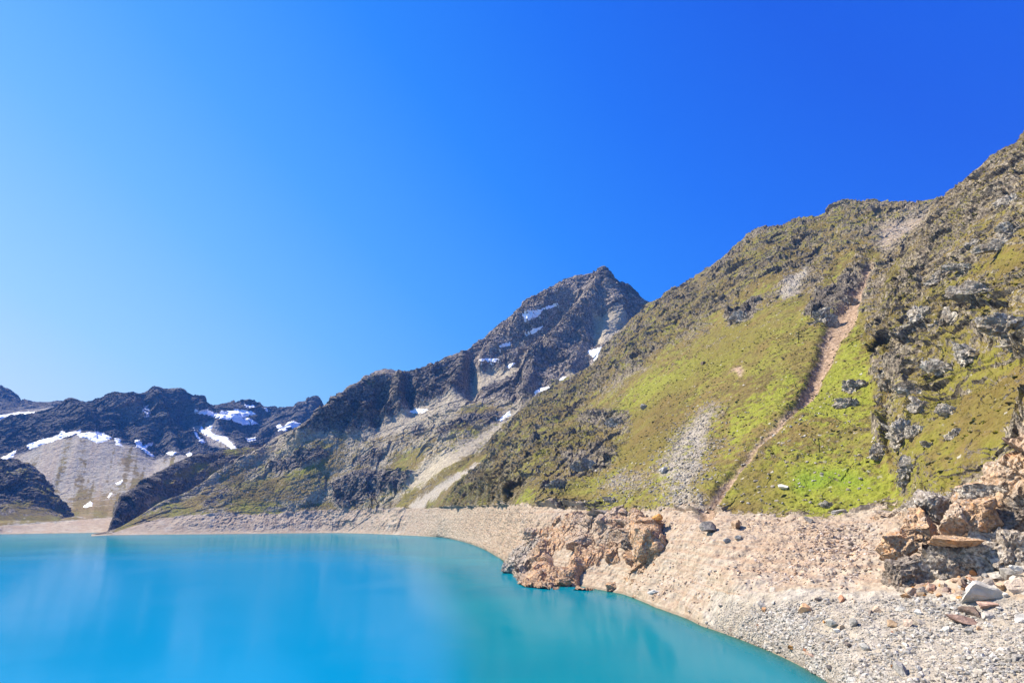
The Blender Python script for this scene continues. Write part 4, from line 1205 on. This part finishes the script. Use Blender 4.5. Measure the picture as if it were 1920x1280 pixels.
def block(a, group, r=None):
    px, py, w, h, dp, kind, label, seed, rz = a
    if r is not None:
        w *= 1.22; h *= 1.15; dp *= 1.3
    if r is None:
        p, nrm = ground_at(px, py - h * .45)
    else:
        p = np.array(unp(px, py, r))
    f = p[1] * CP + (p[2] - H) * SP
    sx = w / FPX * f / 2; sz = h / FPX * f / 2; sy = dp / FPX * f / 2
    V, Fc = cut_rock(5, (1, 1, 1), 700 + seed, cuts=13, rough=0, depth=(.55, .95), boxy=.7)
    V = V * (sx * 1.15, sy * 1.1, sz * 1.12)
    V = V @ rot_matrix(0, rz * .7, 0).T
    W_ = (V + p).astype(F32) @ STRAT
    nn = V / np.linalg.norm(V, axis=1)[:, None]
    s_ = min(sx, sz)
    V = V + nn * (s_ * (.20 * facets(W_ * np.array([1, .5, 1], F32), s_ * .8, 1.1) + .10 * facets(W_ * np.array([1, .5, 1], F32), s_ * .3, 1.1, 3.3) + .05 * facets(W_, s_ * .12, 1.0, 4.4)))[:, None]
    V = V @ rot_matrix(0, 0, -math.atan2(p[0], p[1])).T + p
    hd = np.array((p[0], p[1], 0)); hd /= np.linalg.norm(hd)
    V = V + hd * sy * .55
    o_, k_ = MASKS[kind]
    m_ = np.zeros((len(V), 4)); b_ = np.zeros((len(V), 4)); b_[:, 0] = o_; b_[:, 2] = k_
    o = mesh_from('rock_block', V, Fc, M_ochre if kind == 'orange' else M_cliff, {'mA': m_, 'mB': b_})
    tag(o, label, 'rock block', group)


for a in (
    (1832, 960, 56, 56, 60, 'orange', 'big bright orange block with a square face high in the cliff', 41, .0),
    (1796, 975, 38, 56, 50, 'tan', 'tan rounded block left of the bright orange one in the cliff', 42, .1),
    (1880, 935, 90, 60, 70, 'grey', 'grey brown block above and right of the orange one', 43, .2),
    (1908, 895, 80, 56, 70, 'tan', 'pinkish tan block at the top right of the cliff', 44, .2),
    (1905, 972, 60, 44, 60, 'dark', 'dark block in the shade under the overhang at the right edge', 54, .2),  # overhang shade painted in through the dark kind
    (1746, 950, 56, 50, 50, 'grey', 'crag block at the upper left of the cliff under the grass', 45, .2),
    (1722, 990, 46, 56, 50, 'rust', 'reddish dark block in the upper left of the cliff', 55, .2),
    (1700, 1075, 74, 62, 60, 'dark', 'dark shaded face at the lower left end of the cliff', 46, .2),  # shade of this face is put into its dark colour
    (1690, 1025, 50, 56, 50, 'rust', 'brown crag above the dark shaded face', 52, .2),
    (1760, 1070, 56, 84, 40, 'grey', 'leaning grey slab in the lower middle of the cliff', 47, .6),
    (1803, 1056, 56, 74, 44, 'grey', 'wrinkled grey slab next to the leaning one', 48, .5),
    (1852, 1048, 84, 84, 60, 'grey', 'smooth pale grey slab at the lower right of the cliff', 49, .3),
    (1908, 1045, 66, 80, 60, 'grey', 'rounded pale rock at the right edge of the cliff foot', 50, .2),
    (1790, 1015, 72, 18, 44, 'orange', 'narrow orange ledge under the tan block', 51, .1),
):
    block(a, 'blocks of the cliff', float(np.interp(a[1], [860, 940, 1030, 1105], [252, 247, 234, 220])) - (a[0] - 1700) * .035 - (11 if a[5] in ('orange', 'tan') and a[1] > 950 else 0))
for a in (
    (1143, 1016, 64, 48, 60, 'tan', 'large rounded brown block on top of the headland', 61, .1),
    (1163, 1005, 30, 40, 40, 'rust', 'brown block on the right side of the rounded one', 62, .1),
    (1214, 1044, 36, 66, 40, 'rust', 'upright pillar block at the right end of the headland', 63, .05),
    (1185, 1040, 30, 50, 40, 'dark', 'dark cracked block left of the pillar', 64, .1),
    (1098, 1030, 60, 26, 50, 'tan', 'low brown block left of the rounded one', 65, -.1),
    (1135, 972, 56, 14, 40, 'grey', 'flat grey slab at the top rim of the headland', 66, .1),
    (1020, 1098, 60, 34, 50, 'orange', 'orange slab at the water at the left of the headland', 67, .2),
    (1062, 1106, 28, 22, 30, 'rust', 'broken rusty block at the water in the middle of the headland', 68, .0),
    (1000, 1020, 40, 34, 40, 'tan', 'tan slab on the left shoulder of the headland', 69, .3),
    (965, 1078, 36, 26, 40, 'grey', 'pale grey rock at the left tip of the headland', 70, .3),
    (1150, 1108, 30, 18, 30, 'rust', 'low rusty rock at the water at the right of the headland', 71, .1),
    (1035, 1108, 22, 8, 20, 'tan', 'flat stone washed by the water below the headland', 72, .0),
):
    block(a, 'blocks of the headland')


M_out = terrain_material('outcrop_rock', 1.2, (0.13, 0.115, 0.098), (0.60, 0.54, 0.46))


# rock outcrops standing out of the grass
def outcrop(px, py, w, h, label, seed, lean=.5, mat=None, group='grey outcrops on the grassy slope'):
    p, nrm = ground_at(px, py + h * .3)
    if p is None:
        return
    f = p[1] * CP + (p[2] - H) * SP
    if px > 1640:
        w *= 1.3; h *= 1.25
    sx = w / FPX * f / 2; sz = h / FPX * f / 2
    V, Fc = cut_rock(5, (1, 1, 1), 500 + seed, cuts=12, rough=0, depth=(.5, .9))
    V = V * (sx * 1.15, min(sx, sz) * .75, sz * 1.15) @ rot_matrix(0, lean * .6, 0).T
    nn = V / np.linalg.norm(V, axis=1)[:, None]
    W_ = (V + p).astype(F32)
    s_ = (sx + sz) / 2
    st_ = W_ @ np.array([[0.80, 0.30, -0.52], [-0.28, 0.95, 0.12], [0.53, 0.05, 0.85]], F32)
    V = V + nn * (s_ * (.30 * facets(st_ * np.array([1, .4, 1], F32), s_ * .6, 1.1) + .14 * facets(st_ * np.array([1, .5, 1], F32), s_ * .25, 1.1, 3.3) + .07 * facets(st_, s_ * .1, 1.0, 4.4)))[:, None]
    V = V @ rot_matrix(0, 0, -math.atan2(p[0], p[1])).T + p + nrm * min(sx, sz) * -.32
    V[:, 2] += sz * .22
    m_ = np.zeros((len(V), 4)); m_[:, 0] = .30
    o = mesh_from('rock_outcrop', V, Fc, mat or M_out, {'mA': m_, 'mB': np.zeros((len(V), 4))})
    tag(o, label, 'rock outcrop', group)


OC = [
    (1600, 718, 52, 36, 'twin grey outcrop at the right rim of the meadow, upper part'), (1596, 752, 44, 30, 'lower part of the twin grey outcrop at the right rim of the meadow'),
    (1705, 880, 34, 44, 'ribbed grey slab pointing down into the grass above the cliff'), (1782, 688, 66, 17, 'pale row of blocks like teeth on the spur'),
    (1690, 700, 46, 44, 'grey outcrop left of the pale row of blocks'), (1722, 728, 50, 24, 'light outcrop below and left of the pale row of blocks'),
    (1728, 762, 44, 28, 'jagged light outcrop in the middle of the spur'), (1692, 812, 40, 46, 'outcrop with two dark clefts above the ribbed slab'),
    (1718, 808, 24, 26, 'small pale outcrop right of the two dark clefts'), (1652, 842, 26, 28, 'rounded grey outcrop at the left foot of the spur'),
    (1785, 766, 30, 22, 'grey knob on the right grassy flank'), (1788, 808, 24, 22, 'round pale knob below the grey knob'), (1742, 832, 22, 14, 'small dark outcrop between knob and clefts'),
    (1895, 605, 62, 44, 'broad smooth grey outcrop near the right edge'), (1848, 600, 26, 26, 'pale triangular outcrop left of the broad smooth one'),
    (1770, 605, 50, 46, 'tall cracked outcrop in the upper spur'), (1835, 545, 60, 26, 'light outcrop with a dark hole in the upper spur'),
    (1720, 590, 44, 40, 'dark ribbed outcrop at the left rim of the upper spur'), (1820, 500, 60, 14, 'long dark overhanging slab on the upper spur'),
    (1880, 455, 56, 20, 'pale ledge below the dark niche near the right edge'), (1895, 375, 40, 30, 'outcrop high on the right skyline slope'), (1830, 455, 40, 24, 'slanting pale slab left of the pale ledge'),
    (1762, 520, 30, 24, 'grey block on the ridge side of the upper spur'), (1895, 425, 30, 26, 'dark niche rock above the pale ledge'),
    (1900, 640, 50, 20, 'flat light outcrop under the broad smooth one'), (1825, 660, 50, 26, 'brown outcrop just above the pale row of blocks'),
    (1545, 592, 60, 34, 'dark crag left of the top of the gully'), (1590, 560, 40, 30, 'dark crag at the head of the gully'),
    (1395, 592, 46, 26, 'dark crag with white streaks above the meadow'), (1450, 480, 30, 22, 'rounded grey crag high under the skyline'),
    (1160, 788, 40, 16, 'low rock rib on the meadow'), (1100, 872, 60, 26, 'dark crag in the grass above the headland'), (1050, 905, 44, 26, 'dark crag left of the one above the headland'),
    (1150, 935, 44, 12, 'low grey rocks just above the headland'), (1560, 945, 30, 14, 'low grey rocks in the lush lower meadow'),
]
for i, (x_, y_, w_, h_, lab) in enumerate(OC):
    outcrop(x_, y_, w_, h_, lab, i, lean=random.uniform(.2, .8))


# scattered boulders: individually, sharing a few shapes
def scatter_points(Ly, mask, n, vmin=None, vmax=None, cond=None):
    x = Ly.fpx[:-1, :-1]; y = Ly.fpy[:-1, :-1]
    P = Ly.P2
    a = P[1:, :-1] - P[:-1, :-1]; b = P[:-1, 1:] - P[:-1, :-1]
    area = np.linalg.norm(np.cross(a, b), axis=-1)
    wgt = area * sample(mask, x.ravel(), y.ravel()).reshape(x.shape) * (x > -100)
    if vmax is not None:
        wgt = wgt * (Ly.v[:-1, :-1] < vmax) * (Ly.v[:-1, :-1] > vmin)
    if cond is not None:
        wgt = wgt * cond(P[:-1, :-1])
    wgt = wgt.ravel(); cs = np.cumsum(wgt)
    i = np.searchsorted(cs, rng.rand(n) * cs[-1])
    i = np.minimum(i, len(wgt) - 1)
    r_, c_ = np.unravel_index(i, x.shape)
    u_, v_ = rng.rand(2, n, 1)
    return P[r_, c_] + a[r_, c_] * u_ + b[r_, c_] * v_


def scatter_boulders(pts, sizes, kinds, label, group, cat='boulder', name='boulder'):
    for p, s_ in zip(pts, sizes):
        k = random.choice(kinds)
        me = boulder_mesh(k, random.randrange(6), 3)
        o = bpy.data.objects.new(name, me); COL.objects.link(o)
        o.scale = (s_ * random.uniform(.75, 1.25), s_ * random.uniform(.7, 1.1), s_ * random.uniform(.5, .9))
        o.location = p + np.array((0, 0, s_ * .25)); o.rotation_euler = (random.uniform(-.5, .5), random.uniform(-.5, .5), random.uniform(0, 6.3))
        tag(o, label, cat, group)


talusO = poly_mask([(1690, 1112), (1700, 1092), (1760, 1088), (1800, 1065), (1830, 1070), (1850, 1095), (1800, 1118), (1740, 1120)], 1)
talusG = poly_mask([(1800, 1070), (1920, 1060), (2000, 1060), (2000, 1120), (1880, 1118), (1830, 1100)], 1)
near_v = dict(vmin=.95, vmax=2.9)
def talus(n_, x0, x1, top, bot):
    out = []
    while len(out) < n_:
        x_ = rng.uniform(x0, x1); y_ = rng.uniform(np.interp(x_, *top), bot)
        q_, _n = ground_at(x_, y_, [HILL, SPUR])
        if q_ is not None:
            out.append(q_)
    return np.array(out)


pts = talus(56, 1688, 1835, ([1690, 1740, 1800, 1835], [1104, 1090, 1062, 1058]), 1122)
scatter_boulders(pts, .5 + 1.5 * rng.rand(len(pts)) ** 1.5, ['orange', 'orange', 'tan', 'rust'], 'orange broken rock in the talus at the foot of the cliff', 'orange rocks of the talus')
pts = talus(56, 1800, 2000, ([1800, 1850, 2000], [1100, 1068, 1060]), 1120)
scatter_boulders(pts, .6 + 1.8 * rng.rand(len(pts)) ** 1.5, ['grey', 'white', 'tan', 'grey'], 'pale grey rock in the heap right of the white angular boulder', 'grey rocks of the talus')
beachM = poly_mask([(1340, 1160), (1420, 1128), (1560, 1120), (1920, 1130), (2100, 1140), (2100, 1500), (1700, 1500), (1480, 1240), (1330, 1180)], 2)
trackM = poly_mask([(1370, 1130), (1440, 1112), (1480, 1104), (1690, 1106), (1700, 1122), (1560, 1126), (1450, 1132), (1380, 1145)], 2)
above = lambda P: (P[..., 2] > .15)
pts = scatter_points(HILL, beachM, 90, .98, 2.1, above)
scatter_boulders(pts, .45 + rng.rand(len(pts)) ** 2 * 1.1, ['grey', 'grey', 'white', 'tan', 'orange', 'rust'], 'loose rock on the gravel beach below the track', 'loose rocks on the gravel beach')


def stone_field(name, pts, sizes, mat, label, cat, flat=(.45, .9)):
    n_ = len(pts)
    base = np.stack([cut_rock(1, (1, 1, 1), 900 + k, cuts=4, rough=.0, depth=(.55, .9))[0] for k in range(12)])
    Fc = ICO[1][1]
    vi = rng.randint(0, 12, n_)
    Vb = base[vi] * (sizes[:, None] * rng.uniform(.7, 1.3, (n_, 3)) * np.stack([np.ones(n_), np.ones(n_), rng.uniform(*flat, n_)], 1))[:, None, :]
    th = rng.uniform(0, 6.283, n_); c_, s_ = np.cos(th), np.sin(th); tl = rng.uniform(-.6, .6, n_); ct, st2 = np.cos(tl), np.sin(tl)
    x, y, z = Vb[..., 0], Vb[..., 1], Vb[..., 2]
    x, z = x * ct[:, None] - z * st2[:, None], x * st2[:, None] + z * ct[:, None]
    x, y = x * c_[:, None] - y * s_[:, None], x * s_[:, None] + y * c_[:, None]
    V = np.stack([x, y, z], -1) + (pts + np.stack([0 * sizes, 0 * sizes, sizes * .15], -1))[:, None, :]
    nvb = Vb.shape[1]
    Fa = (Fc[None] + (np.arange(n_) * nvb)[:, None, None]).reshape(-1, 3)
    o = mesh_from(name, V.reshape(-1, 3), Fa, mat)
    tag(o, label, cat, None, 'stuff')
    return o


G_ = rock_material('pebble_grey', (0.22, 0.20, 0.175), (0.44, 0.405, 0.355), (0.40, 0.32, 0.24), 1.0, .35)
R_ = rock_material('pebble_red', (0.26, 0.19, 0.145), (0.50, 0.39, 0.30), (0.50, 0.33, 0.22), 1.0, .4)
N_ = rock_material('pebble_slope', (0.20, 0.17, 0.14), (0.40, 0.355, 0.29), (0.40, 0.35, 0.28), 1.0, .35)
wl_ = poly_mask([(1330, 1170), (1370, 1130), (1500, 1150), (1560, 1220), (1700, 1300), (1700, 1500), (1560, 1290), (1480, 1240)], 4)
pts = np.concatenate([scatter_points(HILL, beachM * (1 - .97 * trackM), 30000, .97, 2.1), scatter_points(HILL, wl_, 12000, .96, 2.1)])
sz = .09 + rng.rand(len(pts)) ** 4.0 * .55
sz = sz * (.45 + .8 * smooth01(fbm(pts.astype(F32), 14.0, 3, .6, seed=5), -.2, .3))
stone_field('beach_gravel', pts, sz, G_, 'grey and white rubble covering the beach between track and water', 'gravel')
redM = poly_mask([(1420, 985), (1500, 972), (1600, 975), (1640, 1000), (1620, 1090), (1560, 1100), (1440, 1092), (1420, 1040)], 10) + .30 * poly_mask([(860, 955), (1000, 950), (1060, 975), (1000, 1040), (940, 1040), (860, 1005)], 5) + .22 * poly_mask([(1180, 1100), (1240, 970), (1640, 975), (1700, 1000), (1690, 1110), (1400, 1110), (1300, 1160)], 6) + .6 * poly_mask([(1280, 1115), (1340, 1080), (1300, 1060), (1250, 1090), (1240, 1110)], 6)
pts = scatter_points(HILL, redM * (1 - .97 * trackM), 22000, .97, 3.02)
stone_field('bank_scree', pts, (.10 + rng.rand(len(pts)) ** 4 * .62) * (.5 + .8 * smooth01(fbm(pts.astype(F32), 20.0, 3, .6, seed=6), -.2, .3)), R_, 'reddish stones strewn over the bare bank below the meadow', 'scree')
scM = sample  # noqa
tongue = union(poly_mask([(1240, 860), (1270, 820), (1300, 790), (1345, 755), (1335, 790), (1320, 810), (1325, 860), (1320, 900), (1305, 955), (1245, 955), (1250, 900)], 4), poly_mask([(1105, 925), (1150, 895), (1185, 885), (1240, 900), (1250, 915), (1200, 915), (1140, 935)], 3)) + .10 * poly_mask([(1320, 960), (1340, 780), (1560, 740), (1660, 860), (1700, 930), (1600, 970)], 6)
pts = scatter_points(HILL, blur(tongue, 9), 5000, 3.0, 6.0)
stone_field('slope_scree', pts, .2 + rng.rand(len(pts)) ** 4 * 1.0, N_, 'grey stones of the scree tongue and scattered on the meadow', 'scree')


T_ = rock_material('tussock', (0.045, 0.050, 0.012), (0.155, 0.150, 0.030), (0.11, 0.07, 0.025), 1.0, .6)
vegM = poly_mask(mead, 6) * (1 - .9 * np.clip(tongue, 0, 1)) * (1 - gully)
pts = np.concatenate([scatter_points(HILL, vegM, 15000, 3.0, 6.0), scatter_points(SPUR, poly_mask(spur, 4), 12000, 3.0, 5.0)])
vsel = rng.rand(len(pts)) < .15 + .85 * smooth01(fbm(pts.astype(F32), 45.0, 4, .6, seed=15), -.15, .25)
pts = pts[vsel]
stone_field('alpine_shrubs', pts, .25 + rng.rand(len(pts)) ** 3 * 1.0, T_, 'low olive and brown shrubs and tussocks dotting the grassy slope', 'shrubs', flat=(.35, .6))

# ------------------------------------------------------------------ light
SUN_AZ = math.radians(-70)     # left of the view, a little ahead
SUN_EL = math.radians(50)
sd = bpy.data.lights.new('sun', 'SUN'); sd.energy = 5.0; sd.angle = math.radians(0.5); sd.color = (1.0, 0.91, 0.76)
so = bpy.data.objects.new('sun', sd); COL.objects.link(so)
so.rotation_euler = (math.pi / 2 - SUN_EL, 0, -SUN_AZ + math.pi)
from mathutils import Vector
dv = Vector((math.sin(SUN_AZ) * math.cos(SUN_EL), math.cos(SUN_AZ) * math.cos(SUN_EL), math.sin(SUN_EL)))
so.rotation_euler = dv.to_track_quat('Z', 'Y').to_euler()
EXPO = 1.15
SKYK = 1.03 / 2 ** EXPO
W = bpy.data.worlds.new('World'); S.world = W; W.use_nodes = True
n = NT('', W)
sky = n.n('ShaderNodeTexSky', sky_type='NISHITA')
sky.sun_disc = False; sky.sun_elevation = SUN_EL; sky.sun_rotation = SUN_AZ
sky.altitude = 2400; sky.air_density = 1.0; sky.dust_density = 0.6; sky.ozone_density = 3.0
# the deep alpine blue of the photograph: pale towards the sun's side and the horizon
dirv = n.n('ShaderNodeTexCoord').outputs['Generated']
xyz = n.n('ShaderNodeSeparateXYZ', {0: dirv}).outputs
tt_ = n.math('MULTIPLY_ADD', xyz[0], -0.55, 0.635)
tt_ = n.math('MULTIPLY_ADD', xyz[2], -0.62, tt_)
tt_ = n.math('MULTIPLY_ADD', n.math('MAXIMUM', n.math('MULTIPLY', xyz[1], -1.0), 0.0), 0.12, tt_)   # unseen sky behind the camera made paler as added fill light
low_ = n.math('POWER', n.math('SUBTRACT', 1.0, n.math('ABSOLUTE', xyz[2])), 7.0)
tt_ = n.math('ADD', tt_, n.math('MULTIPLY', n.math('MULTIPLY', low_, 0.55), n.math('MAXIMUM', n.math('MULTIPLY', xyz[0], -1.0), 0.0)))
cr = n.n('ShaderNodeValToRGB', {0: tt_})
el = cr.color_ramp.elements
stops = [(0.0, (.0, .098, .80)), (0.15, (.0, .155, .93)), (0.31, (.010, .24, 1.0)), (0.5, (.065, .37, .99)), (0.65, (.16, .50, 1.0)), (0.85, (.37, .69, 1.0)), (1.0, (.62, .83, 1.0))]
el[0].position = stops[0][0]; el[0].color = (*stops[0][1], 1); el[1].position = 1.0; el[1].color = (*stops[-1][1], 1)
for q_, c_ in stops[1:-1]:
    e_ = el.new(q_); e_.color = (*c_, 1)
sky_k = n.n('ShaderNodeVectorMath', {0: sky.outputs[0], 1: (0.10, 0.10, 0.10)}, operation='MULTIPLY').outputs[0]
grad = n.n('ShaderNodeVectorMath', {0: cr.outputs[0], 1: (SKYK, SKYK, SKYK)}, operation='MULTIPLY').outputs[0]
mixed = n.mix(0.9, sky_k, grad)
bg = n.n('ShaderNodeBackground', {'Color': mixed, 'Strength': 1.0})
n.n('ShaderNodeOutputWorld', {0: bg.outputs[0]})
S.view_settings.view_transform = 'Standard'
S.view_settings.look = 'None'
S.view_settings.exposure = EXPO
S.view_settings.gamma = 1
S.render.engine = 'CYCLES'
S.cycles.max_bounces = 5
S.cycles.transparent_max_bounces = 6
print('built in %.1fs' % (time.time() - T0))

# ------------------------------------------------------------------ thin mountain air
n = NT('mountain_air')
pv = n.n('ShaderNodeVolumePrincipled')
pv.inputs['Color'].default_value = (0.08, 0.32, 1.0, 1)
pv.inputs['Density'].default_value = 3.6e-5
pv.inputs['Anisotropy'].default_value = 0.0
n.n('ShaderNodeOutputMaterial', {1: pv.outputs[0]})
hx0, hx1, hy0, hy1, hz0, hz1 = -14500, 14500, -1600, 16100, -17, 1650
V = np.array([(x, y, z) for z in (hz0, hz1) for y in (hy0, hy1) for x in (hx0, hx1)], float)
Fh = np.array([[0, 2, 3, 1], [4, 5, 7, 6], [0, 1, 5, 4], [1, 3, 7, 5], [3, 2, 6, 7], [2, 0, 4, 6]])
o = mesh_from('haze', V, Fh, n.m)
o['kind'] = 'stuff'; o['label'] = 'thin blue mountain air over the lake'
S.cycles.volume_bounces = 0
S.cycles.volume_step_rate = 10
print('done %.1fs' % (time.time() - T0))
